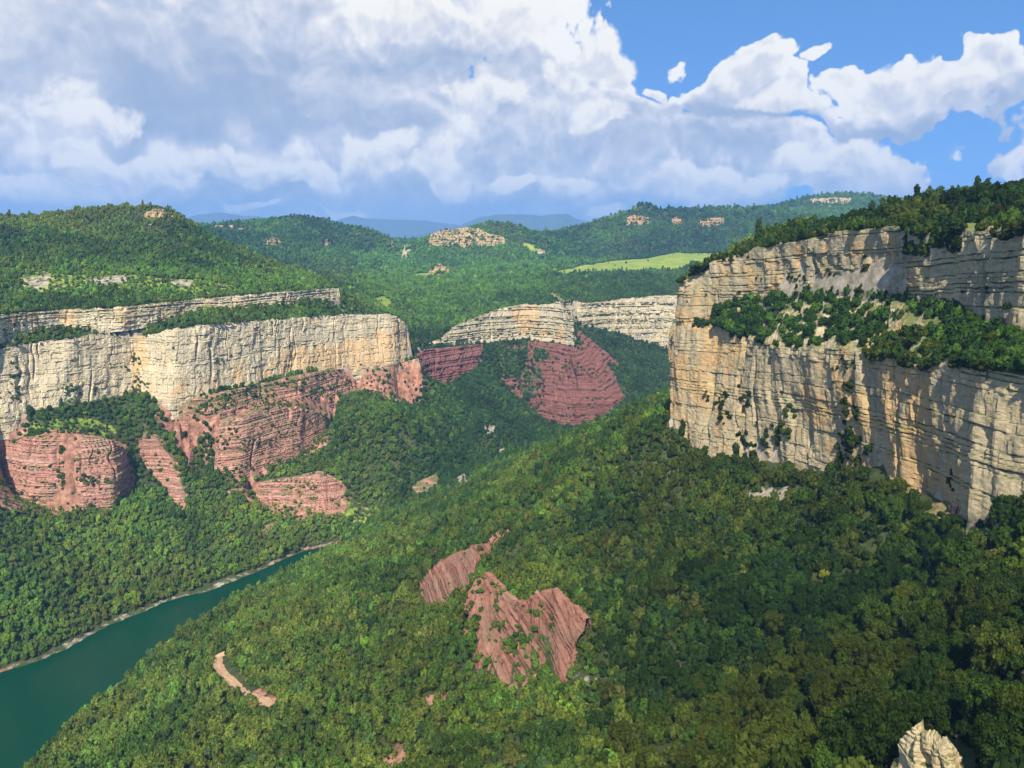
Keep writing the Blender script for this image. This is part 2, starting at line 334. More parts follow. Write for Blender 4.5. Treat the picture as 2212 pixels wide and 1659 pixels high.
GROUND_LINES = [BANK_FAR, BANK_NEAR, GORGE, RC_TOP, HILL_CREST, HILL_MID, SPUR,
    # near slope
    [(-160, -100, 190), at(500, 1659, 400)], [at(500, 1659, 400), at(1106, 1659, 300), at(1650, 1659, 195), at(2000, 1659, 140), at(2212, 1659, 118), (170, 60, 320)],
    [at(700, 1350, 560), at(900, 1500, 400)], [at(1350, 1150, 530), at(1600, 1400, 300)], [at(1100, 1300, 480), at(1150, 1420, 390)],
    [at(1800, 1250, 350), at(2050, 1350, 235), at(2212, 1300, 190)],
    [at(1436, 895, 610), at(1330, 915, 720), at(1200, 962, 800), at(1100, 1012, 840), at(1000, 1062, 870), at(870, 1124, 890), at(790, 1168, 905)],
    # valley in the middle, gully right of the butte
    [at(1000, 900, 1250), at(1050, 836, 1420), at(1062, 800, 1520)], [at(1440, 868, 1560), at(1390, 800, 1720), at(1330, 745, 1800)],
    [at(1490, 830, 1650), at(1450, 760, 1830)], [at(1270, 790, 1660), at(1255, 740, 1770)],
    # plateau behind
    [at(905, 745, 1440), at(900, 712, 1580), at(885, 660, 1780), at(880, 625, 2050), at(890, 595, 2450), at(862, 565, 2900), at(870, 540, 3300)],
    [at(950, 720, 1600), at(1010, 670, 1750), at(1100, 630, 1900)],
    [at(1000, 620, 2050), at(1200, 615, 2050), at(1440, 612, 2100), at(1700, 610, 2150)],
    [at(1000, 582, 2550), at(1250, 585, 2450), at(1460, 565, 2500), at(1700, 560, 2500)], [at(1250, 578, 2650), at(1480, 548, 2750), at(1700, 545, 2750)],
    # hills beyond
    [at(300, 492, 2700), at(470, 488, 2900), at(560, 479, 3000), at(650, 467, 3100), at(720, 478, 3100), at(800, 502, 3100), at(860, 525, 3050)],
    [at(640, 590, 2350), at(740, 598, 2450), at(830, 585, 2600)], [at(560, 545, 2350), at(620, 570, 2300)],
    [at(850, 552, 2850), at(872, 525, 2880), at(940, 507, 2950), at(1000, 496, 3000), at(1060, 478, 3050), at(1120, 488, 3050), at(1175, 512, 3000), at(1210, 540, 2950)],
    [at(880, 588, 2650), at(960, 585, 2650), at(1050, 575, 2700), at(1190, 566, 2800)],
    [at(1200, 536, 3150), at(1232, 508, 3250), at(1275, 485, 3300), at(1335, 470, 3350), at(1375, 462, 3400), at(1450, 460, 3400), at(1560, 450, 3500), at(1700, 452, 3600)],
    [at(1365, 460, 3420), at(1380, 447, 3430), at(1395, 444, 3430), at(1415, 452, 3430), at(1430, 459, 3430)],
    [at(1210, 556, 3000), at(1350, 556, 3000), at(1460, 543, 3050), at(1700, 535, 3100)],
    [at(1640, 450, 4300), at(1720, 438, 4400), at(1745, 425, 4450), at(1830, 417, 4500), at(1875, 421, 4500), at(1940, 432, 4500), at(2200, 440, 4500)],
    [at(1100, 520, 4600), at(1250, 514, 4600), at(1230, 530, 3900)], [at(500, 520, 4200), at(700, 522, 4300), at(900, 524, 4500)], [at(870, 545, 3700), at(880, 532, 4200)], [at(600, 520, 5200), at(1300, 520, 5200), at(2200, 500, 5300)],
    # ground out of view
    [(-900, 2100, 320), (-500, 2000, 260), (-250, 1800, 245)], [(-1400, 1900, 330), (-3500, 2500, 330)], [(-900, -100, 150), (-900, 500, 200), (-850, 760, 180)],
    [(-3800, 0, 380), (-3800, 5000, 300)], [(700, 1000, 330), (750, 1400, 250), (800, 1800, 240)], [(1500, 0, 400), (1500, 1500, 320), (1800, 2500, 310)], [(4400, 0, 350), (4400, 5500, 300)],
    [(-3800, 5600, 262), (4400, 5600, 262)],
]
FOOT_RIM = [(RC_BASE, RC_RIM, (0, 450)), (LC_BASE, LC_RIM, (-300, 800)), (LU_BASE, LU_RIM, (-300, 800)), (RED_A0, RED_A1, (-300, 700)), (RED_B0, RED_B1, (-300, 700)),
            (RED_C0, RED_C1, (-300, 700)), (RED_D0, RED_D1, (-200, 900)), (RED_E0, RED_E1, (-200, 700)), (RED_N0, RED_N1, (0, 1200)), (BU_BASE[:9], BU_RIM[:9], (100, 1300)), (SK_FOOT[1:8], SK_HEAD[1:8], (150, 1300)), (BC_BASE, BC_RIM, (300, 1500))]

def cliff_lines(inner_foot, inner_rim):
    L = []
    for f, r, side in FOOT_RIM:
        L.append(resample(shift(resample(f, step=4.0), inner_foot, side), step=2.0))
        L.append(resample(shift(resample(r, step=4.0), inner_rim, side), step=2.0))
    return L
def constraint_lines(inner_foot, inner_rim):
    return np.concatenate([resample(l, step=2.0) for l in GROUND_LINES] + cliff_lines(inner_foot, inner_rim))

def solve(x0, y0, nx, ny, h, pts, border=None):
    """Membrane through the lines: coarse to fine relaxation on a grid of cells of size h."""
    levels = []
    k = 1
    while min(nx, ny) // k > 10: levels.append(k); k *= 2
    Z = None
    for k in reversed(levels):
        hh = h * k; mx, my = (nx - 1) // k + 1, (ny - 1) // k + 1
        ix = np.rint((pts[:, 0] - x0) / hh).astype(int); iy = np.rint((pts[:, 1] - y0) / hh).astype(int)
        ok = (ix >= 0) & (ix < mx) & (iy >= 0) & (iy < my)
        s = np.zeros((my, mx)); c = np.zeros((my, mx))
        np.add.at(s, (iy[ok], ix[ok]), pts[ok, 2]); np.add.at(c, (iy[ok], ix[ok]), 1)
        fix = c > 0; val = np.where(fix, s / np.maximum(c, 1), 0)
        if border is not None:
            yy, xx = np.mgrid[0:my, 0:mx]
            e = (yy == 0) | (yy == my - 1) | (xx == 0) | (xx == mx - 1)
            bv = border(x0 + xx * hh, y0 + yy * hh)
            val = np.where(e, bv, val); fix = fix | e
        if Z is None: Z = np.full((my, mx), val[fix].mean())
        else:
            jy = np.clip(np.arange(my) / 2, 0, Z.shape[0] - 1); jx = np.clip(np.arange(mx) / 2, 0, Z.shape[1] - 1)
            a = np.floor(jy).astype(int); b = np.minimum(a + 1, Z.shape[0] - 1); fy = (jy - a)[:, None]
            p = np.floor(jx).astype(int); q = np.minimum(p + 1, Z.shape[1] - 1); fx = (jx - p)[None]
            Z = (Z[a][:, p] * (1 - fx) + Z[a][:, q] * fx) * (1 - fy) + (Z[b][:, p] * (1 - fx) + Z[b][:, q] * fx) * fy
        for _ in range(400 if k > 2 else 160):
            Zp = np.pad(Z, 1, mode='edge')
            Z = np.where(fix, val, (Zp[:-2, 1:-1] + Zp[2:, 1:-1] + Zp[1:-1, :-2] + Zp[1:-1, 2:]) * .25)
    return Z
class Grid:
    def __init__(s, x0, y0, h, Z): s.x0, s.y0, s.h, s.Z = x0, y0, h, Z
    def __call__(s, x, y):
        x = (np.asarray(x, float) - s.x0) / s.h; y = (np.asarray(y, float) - s.y0) / s.h
        ny, nx = s.Z.shape
        x = np.clip(x, 0, nx - 1.001); y = np.clip(y, 0, ny - 1.001)
        i = np.floor(x).astype(int); j = np.floor(y).astype(int); fx = x - i; fy = y - j
        return (s.Z[j, i] * (1 - fx) + s.Z[j, i + 1] * fx) * (1 - fy) + (s.Z[j + 1, i] * (1 - fx) + s.Z[j + 1, i + 1] * fx) * fy
FX0, FY0, FH, FNX, FNY = -4000.0, -200.0, 20.0, 433, 301
farZ = solve(FX0, FY0, FNX, FNY, FH, constraint_lines(6, 22))
far0 = Grid(FX0, FY0, FH, farZ)
NX0, NY0, NH, NNX, NNY = -1300.0, -100.0, 5.0, 441, 441
near_pts = constraint_lines(3.5, 10)
nearZ = solve(NX0, NY0, NNX, NNY, NH, near_pts, border=far0)
def relief(x, y):
    return 9 * fbm(x / 150, y / 150, oct=3, seed=31) + 3.0 * fbm(x / 45, y / 45, oct=2, seed=41)
gx, gy = np.meshgrid(NX0 + np.arange(NNX) * NH, NY0 + np.arange(NNY) * NH)
# natural unevenness, fading to nothing at the river and near the lines that carry cliffs
hold = np.zeros((NNY, NNX))
hp = cliff_lines(3.5, 10) + [resample(BANK_FAR, step=2.0), resample(BANK_NEAR, step=2.0)]
hp = np.concatenate(hp)
ix = np.clip(np.rint((hp[:, 0] - NX0) / NH).astype(int), 0, NNX - 1); iy = np.clip(np.rint((hp[:, 1] - NY0) / NH).astype(int), 0, NNY - 1)
hold[iy, ix] = 1
for _ in range(12):
    p = np.pad(hold, 1, mode='edge')
    hold = np.maximum(hold, .88 * np.maximum(np.maximum(p[:-2, 1:-1], p[2:, 1:-1]), np.maximum(p[1:-1, :-2], p[1:-1, 2:])))
amp = np.clip(1.1 - 1.15 * hold, 0, 1)
for _ in range(24):
    p = np.pad(nearZ, 1, mode='edge')
    nearZ += amp * .9 * ((p[:-2, 1:-1] + p[2:, 1:-1] + p[1:-1, :-2] + p[1:-1, 2:]) * .25 - nearZ)
nearZ = nearZ + relief(gx, gy) * amp
# river bed below the water
rb0 = resample(BANK_FAR, n=500); rb1 = resample(BANK_NEAR, n=500)
t = np.linspace(0.03, .97, 60)[None, :, None]
bed = (rb0[:, None] * (1 - t) + rb1[:, None] * t).reshape(-1, 3)
bx = np.rint((bed[:, 0] - NX0) / NH).astype(int); by = np.rint((bed[:, 1] - NY0) / NH).astype(int)
ok = (bx >= 0) & (by >= 0) & (bx < NNX) & (by < NNY)
river_mask = np.zeros((NNY, NNX), bool); river_mask[by[ok], bx[ok]] = True
nearZ[river_mask] = -4.0
near = Grid(NX0, NY0, NH, nearZ)
gfx, gfy = np.meshgrid(FX0 + np.arange(FNX) * FH, FY0 + np.arange(FNY) * FH)
inside = (gfx > NX0) & (gfx < NX0 + (NNX - 1) * NH) & (gfy > NY0) & (gfy < NY0 + (NNY - 1) * NH)
edge = np.minimum(np.minimum(np.abs(gfx - NX0), np.abs(gfx - NX0 - (NNX - 1) * NH)), np.abs(gfy - NY0 - (NNY - 1) * NH))
farZ = farZ + np.where(inside, 0, np.clip(edge / 300, 0, 1) * (14 * fbm(gfx / 260, gfy / 260, oct=4, seed=51)))
# blend the near sheet's border to the far sheet
farg = Grid(FX0, FY0, FH, farZ)
eb = np.clip(np.minimum(np.minimum(gx - NX0, NX0 + (NNX - 1) * NH - gx), NY0 + (NNY - 1) * NH - gy) / 60, 0, 1)
nearZ[:] = nearZ * eb + farg(gx, gy) * (1 - eb)
def height(x, y):
    x = np.asarray(x, float); y = np.asarray(y, float)
    n = (x > NX0) & (x < NX0 + (NNX - 1) * NH) & (y > NY0) & (y < NY0 + (NNY - 1) * NH)
    return np.where(n, near(x, y), farg(x, y))
def hit(u, v):                                             # where the sight line through (u, v) meets the land
    dx, dy, dz = ray(u, v)
    t = np.concatenate([np.arange(60, 2500, 2.0), np.arange(2500, 6000, 8.0)])
    h = CAM_Z + dz * t - height(dx * t, dy * t)
    k = np.argmax(h < 0) if (h < 0).any() else len(t) - 1
    return dx * t[k], dy * t[k], float(height(dx * t[k], dy * t[k]))

# ----------------------------------------------------------------- mesh helpers
def mesh_obj(name, verts, faces, mat=None, parent=None, smooth=True, attrs=None):
    me = bpy.data.meshes.new(name)
    verts = np.asarray(verts, np.float32); faces = np.asarray(faces, np.int32)
    k = faces.shape[1]
    me.vertices.add(len(verts)); me.vertices.foreach_set('co', verts.ravel())
    me.loops.add(faces.size); me.loops.foreach_set('vertex_index', faces.ravel())
    me.polygons.add(len(faces)); me.polygons.foreach_set('loop_start', np.arange(0, faces.size, k, dtype=np.int32))
    me.update(calc_edges=True)
    me.polygons.foreach_set('use_smooth', np.full(len(faces), bool(smooth)))
    for an, av in (attrs or {}).items():
        av = np.asarray(av, np.float32)
        if av.ndim == 1:
            a = me.attributes.new(an, 'FLOAT', 'POINT'); a.data.foreach_set('value', av)
        else:
            a = me.attributes.new(an, 'FLOAT_COLOR', 'POINT'); a.data.foreach_set('color', np.concatenate([av[:, :3], np.ones((len(av), 1), np.float32)], 1).ravel())
    if mat is not None: me.materials.append(mat)
    o = bpy.data.objects.new(name, me); col.objects.link(o)
    if parent is not None: o.parent = parent
    return o
def grid_faces(nu, nv):                                    # verts indexed j * nu + i
    j, i = np.meshgrid(np.arange(nv - 1), np.arange(nu - 1), indexing='ij')
    a = (j * nu + i).ravel()
    return np.stack([a, a + 1, a + 1 + nu, a + nu], 1)
def tag(o, label=None, cat=None, group=None, kind=None):
    if label: o['label'] = label
    if cat: o['category'] = cat
    if group: o['group'] = group
    if kind: o['kind'] = kind
    return o
def empty(name, loc=(0, 0, 0)):
    o = bpy.data.objects.new(name, None); col.objects.link(o); o.location = loc
    o.empty_display_size = 2.0
    return o
def new_mat(name):
    m = bpy.data.materials.new(name); m.use_nodes = True
    T = NT(m.node_tree); T.n.clear()
    out = T.n.new('ShaderNodeOutputMaterial'); b = T.n.new('ShaderNodeBsdfPrincipled')
    T.l.new(b.outputs[0], out.inputs[0])
    b.inputs['Roughness'].default_value = .9
    b.inputs['Specular IOR Level'].default_value = .15
    return m, T, b
def attr(T, name, kind='GEOMETRY', out='Fac'):
    n = T.n.new('ShaderNodeAttribute'); n.attribute_name = name; n.attribute_type = kind
    return n.outputs[out]
def bump(T, b, h, strength, dist):
    n = T.n.new('ShaderNodeBump'); n.inputs['Strength'].default_value = strength; n.inputs['Distance'].default_value = dist
    T.l.new(h, n.inputs['Height']); T.l.new(n.outputs[0], b.inputs['Normal'])

# ----------------------------------------------------------------- rock materials
def ledge_green(T, c, geo, pos, lo, hi):                   # grass and moss settle on the flat tops of the beds
    nz = T.sep(geo.outputs['True Normal'])[2]
    k = T.math('ADD', T.math('ABSOLUTE', nz), T.math('MULTIPLY_ADD', T.noise(pos, .07, 4.0, .6), 1.1, -.55))
    gcol = T.ramp(T.noise(pos, .4, 4.0, .6), [(.3, (.05, .075, .02)), (.7, (.14, .16, .045))])
    return T.mix(T.maprange(k, lo, hi, 0., .9, True), c, gcol) if lo < 2 else c
def limestone_material(name='limestone', tone=None):
    m, T, b = new_mat(name)
    sz = attr(T, 'face', out='Vector')                     # metres along the face, height
    bed = attr(T, 'bed')
    geo = T.n.new('ShaderNodeNewGeometry'); pos = geo.outputs['Position']
    big = T.noise(pos, .022, 4.0, .6)
    fine = T.noise(pos, .35, 6.0, .65)
    streak = T.noise(T.vmath('MULTIPLY', sz, (.30, .022, 0)), 1.0, 5.0, .6, '2D')
    blot = T.noise(T.vmath('MULTIPLY', sz, (.045, .028, 0)), 1.0, 5.0, .62, '2D')
    lay = T.noise(T.vmath('MULTIPLY', sz, (.02, .55, 0)), 1.0, 4.0, .6, '2D')
    c = T.ramp(T.math('ADD', T.math('MULTIPLY', fine, .5), T.math('MULTIPLY', streak, .5)),
               [(.25, (.36, .295, .185)), (.45, (.56, .465, .295)), (.62, (.71, .60, .39)), (.8, (.80, .70, .48))])
    grey = T.ramp(fine, [(.3, (.20, .185, .14)), (.55, (.38, .345, .255)), (.75, (.54, .49, .37))])
    g = T.math('ADD', T.math('MULTIPLY_ADD', big, 2.4, -1.2), T.math('MULTIPLY_ADD', streak, 2.2, -.95), clamp=False)
    g = T.math('ADD', g, attr(T, 'weather'))
    c = T.mix(T.maprange(g, .05, .95, 0., .85, True), c, grey)
    warm = T.mix(T.noise(pos, .12, 4.0, .6), (.62, .36, .15), (.66, .50, .28))
    wm = T.math('ADD', T.math('MULTIPLY_ADD', blot, 3.2, -1.95), T.math('MULTIPLY', attr(T, 'warm'), 1.0))
    c = T.mix(T.math('MULTIPLY', T.maprange(wm, .0, .55, 0., 1., True), .85), c, warm)
    c = T.mix(T.maprange(T.math('ADD', lay, T.math('MULTIPLY', bed, .10)), .38, .66, .0, .38), c, T.mix(1.0, c, (.66, .63, .60), 'MULTIPLY'))
    dark = T.maprange(T.noise(T.vmath('MULTIPLY', sz, (.55, .03, 0)), 1.0, 3.0, .5, '2D'), .66, .76, 0., .6, True)
    c = T.mix(dark, c, (.10, .095, .085))
    if tone: c = T.mix(1.0, c, tone, 'MULTIPLY')
    c = ledge_green(T, c, geo, pos, .62, .80)
    T.l.new(c, b.inputs['Base Color'])
    hgt = T.math('ADD', T.math('MULTIPLY', T.noise(pos, .6, 6.0, .7), 1.0), T.math('MULTIPLY', T.noise(T.vmath('MULTIPLY', sz, (.25, .8, 0)), 1.0, 3.0, .6, '2D'), .5))
    bump(T, b, hgt, .8, 1.0)
    return m
def sandstone_material(name='red_sandstone', green=(.55, .80), tone=None):
    m, T, b = new_mat(name)
    sz = attr(T, 'face', out='Vector')
    bed = attr(T, 'bed')
    geo = T.n.new('ShaderNodeNewGeometry'); pos = geo.outputs['Position']
    fine = T.noise(pos, .30, 6.0, .65)
    lay = T.noise(T.vmath('MULTIPLY', sz, (.015, .45, 0)), 1.0, 5.0, .65, '2D')
    blot = T.noise(pos, .035, 4.0, .6)
    c = T.ramp(T.math('ADD', T.math('MULTIPLY', fine, .45), T.math('MULTIPLY', lay, .55)),
               [(.28, (.17, .068, .052)), (.43, (.38, .170, .125)), (.57, (.53, .270, .200)), (.75, (.66, .41, .31))])
    c = T.mix(T.maprange(T.math('ADD', blot, T.math('MULTIPLY', attr(T, 'weather'), .25)), .5, .68, 0., .55, True), c, (.36, .25, .185))
    c = T.mix(T.math('MULTIPLY', attr(T, 'warm'), .8), c, T.mix(fine, (.50, .16, .09), (.62, .27, .16)))
    c = T.mix(T.maprange(bed, .35, 1., 0., .35), c, (.55, .36, .27))
    dark = T.maprange(T.noise(T.vmath('MULTIPLY', sz, (.4, .03, 0)), 1.0, 3.0, .5, '2D'), .68, .78, 0., .5, True)
    c = T.mix(dark, c, (.11, .06, .05))
    if tone: c = T.mix(1.0, c, tone, 'MULTIPLY')
    c = ledge_green(T, c, geo, pos, *green)
    T.l.new(c, b.inputs['Base Color'])
    hgt = T.math('ADD', T.noise(pos, .6, 6.0, .7), T.noise(T.vmath('MULTIPLY', sz, (.05, .9, 0)), 1.0, 3.0, .6, '2D'))
    bump(T, b, hgt, .8, .9)
    return m
M_LIME = limestone_material(); M_CRAG = limestone_material('tan_limestone', (.92, .80, .62)); M_WEATHERED = limestone_material('weathered_limestone', (.80, .765, .68)); M_RED = sandstone_material(); M_RED_SLOPE = sandstone_material('red_sandstone_bare', (1.02, 1.2)); M_RED_BROWN = sandstone_material('dusty_sandstone', (1.02, 1.2), (.58, .54, .47)); M_RED_SHADED = sandstone_material('shaded_sandstone', (.95, 1.15), (.40, .33, .34))  # last one: red sandstone with the butte's cloud shade put into its colour

# ----------------------------------------------------------------- rock faces
def bed_table(seed, tmin, tmax, lo=-60., hi=520.):
    r = np.random.default_rng(seed); th = []
    while sum(th) < hi - lo: th.append(tmin + (tmax - tmin) * r.random() ** 2.2)
    edges = lo + np.concatenate([[0], np.cumsum(th)])
    return edges, r.uniform(-1, 1, len(edges) + 2), r.uniform(0, 1, len(edges) + 2)
WALL_POINTS = []                                           # (position, normal) samples of every face, for shrubs
def smooth_rows(A, k):
    w = np.ones(k) / k
    P = np.concatenate([np.repeat(A[:, :1], k // 2, 1), A, np.repeat(A[:, -1:], k // 2, 1)], 1)
    return np.stack([np.apply_along_axis(lambda v: np.convolve(v, w, 'valid'), 1, P[..., c]) for c in range(A.shape[-1])], -1)[:, :A.shape[1]]
def face(lines, rows, ns, seed, side, beds=(1.5, 7.0), bed_amp=.9, block=.8, macro=(6, 60), flute=.8, joints=14, joint_depth=3.0,
         dip=(0, 0), sink=14., cap=12., warm=(), weather=0.0, groove=.8, edge_break=0.0, lean=0.0, end_in=0.0, jag=0.0, drop=1.5, gw=.30):
    """A rock face lofted through lines that run along it (foot first, rim last), broken into beds, blocks and joints."""
    r = np.random.default_rng(seed)
    L = []
    base = np.array(lines[0], float)
    s = np.concatenate([[0], np.cumsum(np.linalg.norm(np.diff(base, axis=0), axis=1))])
    t = np.linspace(0, s[-1], ns)
    for l in lines:
        l = np.array(l, float)
        L.append(np.stack([np.interp(t, s, l[:, i]) for i in range(3)], 1))
    sr = max(2, int(sink / 1.3))
    low = L[0] - np.array([0, 0, sink])
    L.insert(0, low); rows = [sr] + list(rows)
    P = []; band = []
    for k in range(len(L) - 1):
        n = rows[k]
        for j in range(n + (1 if k == len(L) - 2 else 0)):
            f = j / n; P.append(L[k] * (1 - f) + L[k + 1] * f); band.append(k + f)
    P = np.array(P)
    P = smooth_rows(P, max(3, ns // 60 * 2 + 1))
    du = np.gradient(P, axis=1); 
    if len(P) > 2: dv = np.broadcast_to((P[-1] - P[0])[None], P.shape)
    N = np.cross(du, dv); N /= np.linalg.norm(N, axis=-1, keepdims=True) + 1e-9
    N = smooth_rows(N, max(5, ns // 30 * 2 + 1)); N /= np.linalg.norm(N, axis=-1, keepdims=True) + 1e-9
    sd = np.array([side[0], side[1], P[..., 2].mean()])
    if np.sum((sd - P.mean((0, 1))) * N.mean((0, 1))) < 0: N = -N
    S = np.broadcast_to(t[None], P.shape[:2]) + 3 * fbm(P[..., 2] / 25, P[..., 0] / 40, oct=2, seed=seed + 5)
    X, Y, Zc = P[..., 0], P[..., 1], P[..., 2]
    zz = Zc + dip[0] * X + dip[1] * Y + 1.6 * fbm(X / 70, Y / 70, oct=2, seed=3) + .5 * fbm(X / 9, Y / 9, oct=2, seed=4)
    edges, off, hsh = bed_table(seed, *beds)
    i = np.clip(np.searchsorted(edges, zz) - 1, 0, len(edges) - 2)
    lo, hi = edges[i], edges[i + 1]
    dist = np.minimum(zz - lo, hi - zz)
    th = hi - lo
    d = macro[0] * fbm(S / macro[1], Zc / (macro[1] * 2.2), oct=4, seed=seed + 11)
    d += flute * fbm(S / 7, Zc / 55, oct=3, seed=seed + 21) + .35 * fbm(S / 2.2, Zc / 2.2, oct=2, seed=seed + 23)
    d += bed_amp * off[i] * (.35 + .65 * (0.5 + .5 * vnoise(S / 22, i * 7.31, seed=seed + 31)) )
    w = 4.0 + 9.0 * hsh[i]
    sj = (S + 50 * hsh[i] + 1.2 * vnoise(Zc / 3, S / 9, seed=seed + 37)) / w
    jx = np.floor(sj)
    d += block * (_hash(jx.astype(np.int64) + 5000, i.astype(np.int64), np.zeros_like(i), seed + 41) - .5) * 2 * np.clip(th / 3, .3, 1)
    edge_s = np.minimum(sj - jx, 1 - (sj - jx)) * w
    d -= .5 * groove * np.exp(-(edge_s / .35) ** 2)
    major = (hsh[i] > .45)
    d -= groove * np.exp(-(dist / gw) ** 2) * np.where(major, 1.6, .7) * (.4 + .6 * (vnoise(S / 14, i * 3.3, seed=seed + 43) > -.2))
    zr = (Zc - L[1][:, 2].min()) / (Zc.max() - L[1][:, 2].min() + 1e-6)
    for _ in range(joints):                                # long vertical joints and gullies
        s0 = r.uniform(0, t[-1]); a = r.uniform(-.2, .7); bb = a + r.uniform(.25, .9); wd = r.uniform(.6, 2.2); dp = joint_depth * r.uniform(.4, 1.3)
        q = (S - s0 - 2.5 * vnoise(Zc / 11, np.full_like(Zc, s0), seed=seed + 51)) / wd
        d -= dp * np.exp(-q * q) * np.clip((zr - a) * 8, 0, 1) * np.clip((bb - zr) * 8, 0, 1)
    fade = np.clip(np.minimum(np.arange(ns), np.arange(ns)[::-1]) / (ns * .04), 0, 1)[None]
    d = d * (.25 + .75 * fade)
    if edge_break:
        d -= edge_break * np.clip((zr - .93) / .07, 0, 1) * (0.5 + .5 * vnoise(S / 8, Zc * 0, seed=seed + 61))
    if lean: d += lean * np.sin(zr * math.pi)
    e = np.arange(ns) / (ns - 1)
    d = d - end_in * (np.clip(1 - np.minimum(e, 1 - e) / .13, 0, 1) ** 1.6)[None]
    Q = P + N * d[..., None]
    Q[..., 2] += .4 * fbm(X / 6, Y / 6, oct=2, seed=seed + 71)
    if edge_break: Q[-1, :, 2] += edge_break * fbm(t / 12, t * 0, oct=3, seed=seed + 73)
    if jag:
        zk = np.clip((zr - .55) / .45, 0, 1); Q[..., 2] += jag * zk * fbm(S / 1.6, Zc / 9, oct=4, seed=seed + 81, gain=.65); Q += N * (.35 * jag * fbm(S / 1.5, Zc / 3.0, oct=4, seed=seed + 83))[..., None]
    # skirt into the ground and a cap that runs back under the trees
    nh = N.copy(); nh[..., 2] = 0; nh /= np.linalg.norm(nh, axis=-1, keepdims=True) + 1e-9
    cap1 = Q[-1] - nh[-1] * cap * .35 + np.array([0, 0, .6]); cap2 = Q[-1] - nh[-1] * cap + np.array([0, 0, -drop])
    Q = np.concatenate([Q, cap1[None], cap2[None]])
    pad = lambda A: np.concatenate([A, A[-1:], A[-1:]])
    S2, Z2, B2 = pad(S), Q[..., 2], pad(off[i])
    wm = np.zeros(Q.shape[:2])
    for (s0, z0, rs, rz, a) in warm:
        wm = np.maximum(wm, a * np.clip(1.3 - ((S2 / t[-1] - s0) / rs) ** 2 - ((pad(zr) - z0) / rz) ** 2, 0, 1))
    att = {'face': np.stack([S2 + seed * 37.0, Z2 + seed * 3.0, 0 * S2], -1).reshape(-1, 3), 'bed': B2.ravel(), 'warm': wm.ravel(),
           'weather': np.full(wm.size, weather)}
    return Q, att, grid_faces(ns, len(Q))
ROCK_CELLS = []
def rock(name, parts, label, cat, group=None, mat=None):
    """A cliff as one thing; parts = [(part name, face(...) result, material)]"""
    root = empty(name)
    pts = np.concatenate([p[1][0].reshape(-1, 3) for p in parts])
    c = pts.mean(0); root.location = (float(c[0]), float(c[1]), float(pts[:, 2].min()))
    for pn, (Q, att, F), mt in parts:
        V = Q.reshape(-1, 3) - np.array(root.location)
        mesh_obj(pn, V, F, mt, root, smooth=False, attrs=att)
        ROCK_CELLS.append(Q[2:-2].reshape(-1, 3))
        a = Q[1:-2, 1:] - Q[1:-2, :-1]; bvec = Q[2:-1, :-1] - Q[1:-2, :-1]
        n = np.cross(a, bvec); n /= np.linalg.norm(n, axis=-1, keepdims=True) + 1e-9
        n *= np.sign(n[..., 2:3] + 1e-9)
        WALL_POINTS.append((name, Q[1:-2, :-1].reshape(-1, 3), n.reshape(-1, 3)))
    return tag(root, label, cat, group)

DIPR = (0.0, .085)                                         # the beds on the right sink away from the viewer
rc_lo = face([RC_BASE, RC_LEDGE, RC_LEDGE_B], [150, 14], 900, 11, (0, 450), beds=(2.0, 14), bed_amp=.40, block=.7, groove=.38, macro=(9, 48), flute=2.2, joints=46, joint_depth=4.0, dip=DIPR,
             sink=25, cap=4, warm=[(.44, .55, .05, .6, 1.2), (.40, .25, .04, .3, .9), (.555, .45, .05, .5, .7), (.70, .5, .06, .5, .8), (.86, .3, .07, .25, 1.0), (.80, .15, .05, .2, .9)], weather=.22)
rc_up = face([RC_LEDGE_B, RC_RIM], [130], 900, 12, (0, 450), beds=(2.0, 12), bed_amp=.75, block=1.0, groove=.42, macro=(8, 42), flute=1.2, joints=40, joint_depth=4.5, dip=DIPR,
             sink=4, cap=16, warm=[(.60, .5, .12, .5, .45), (.52, .15, .04, .22, 1.1), (.78, .3, .05, .35, 1.1), (.43, .4, .03, .8, .5)], weather=.34, edge_break=4)
rock('limestone_cliff', [('lower_tier', rc_lo, M_WEATHERED), ('upper_tier', rc_up, M_WEATHERED)], 'tall two-tiered grey and ochre limestone cliff with a tree-covered ledge', 'cliff')
lc = face([LC_BASE, LC_RIM], [96], 1000, 21, (-200, 800), beds=(1.8, 11), bed_amp=.65, block=.9, macro=(8, 55), flute=.9, joints=44, joint_depth=3.4, groove=.5,
          sink=30, cap=14, warm=[(.80, .22, .22, .30, 1.0), (.93, .3, .08, .5, .8), (.36, .5, .02, .6, .9), (.55, .1, .2, .2, .5)], weather=-.15, edge_break=3.5)
rock('limestone_cliff', [('rock_face', lc, M_LIME)], 'long pale limestone cliff band above the red slopes, left of the gorge', 'cliff')
lu = face([LU_BASE, LU_RIM], [30], 800, 22, (-200, 800), beds=(1.4, 5), bed_amp=.9, block=1.2, macro=(5, 50), flute=.6, joints=40, joint_depth=2.6,
          sink=10, cap=12, warm=[(.5, .4, .5, .6, .55)], weather=-.2, edge_break=2.0)
rock('limestone_ledge', [('rock_face', lu, M_LIME)], 'low cream limestone step between two tree belts under the left hill', 'cliff')
bu = face([BU_BASE, BU_RIM], [76], 520, 23, (100, 1300), beds=(3, 14), bed_amp=1.6, block=2.4, groove=1.8, gw=.9, macro=(5, 60), flute=.8, joints=26, joint_depth=4,
          sink=12, cap=14, warm=[(.42, .55, .06, .5, 1.0), (.52, .2, .12, .2, .6)], weather=.14, edge_break=3)
sk = face([SK_FOOT, SK_HEAD], [140], 420, 31, (150, 1300), beds=(4.0, 13), bed_amp=3.2, block=1.6, macro=(9, 60), flute=.8, joints=16, joint_depth=5, groove=2.6, gw=1.1, lean=5, sink=12, cap=6, weather=-.2)
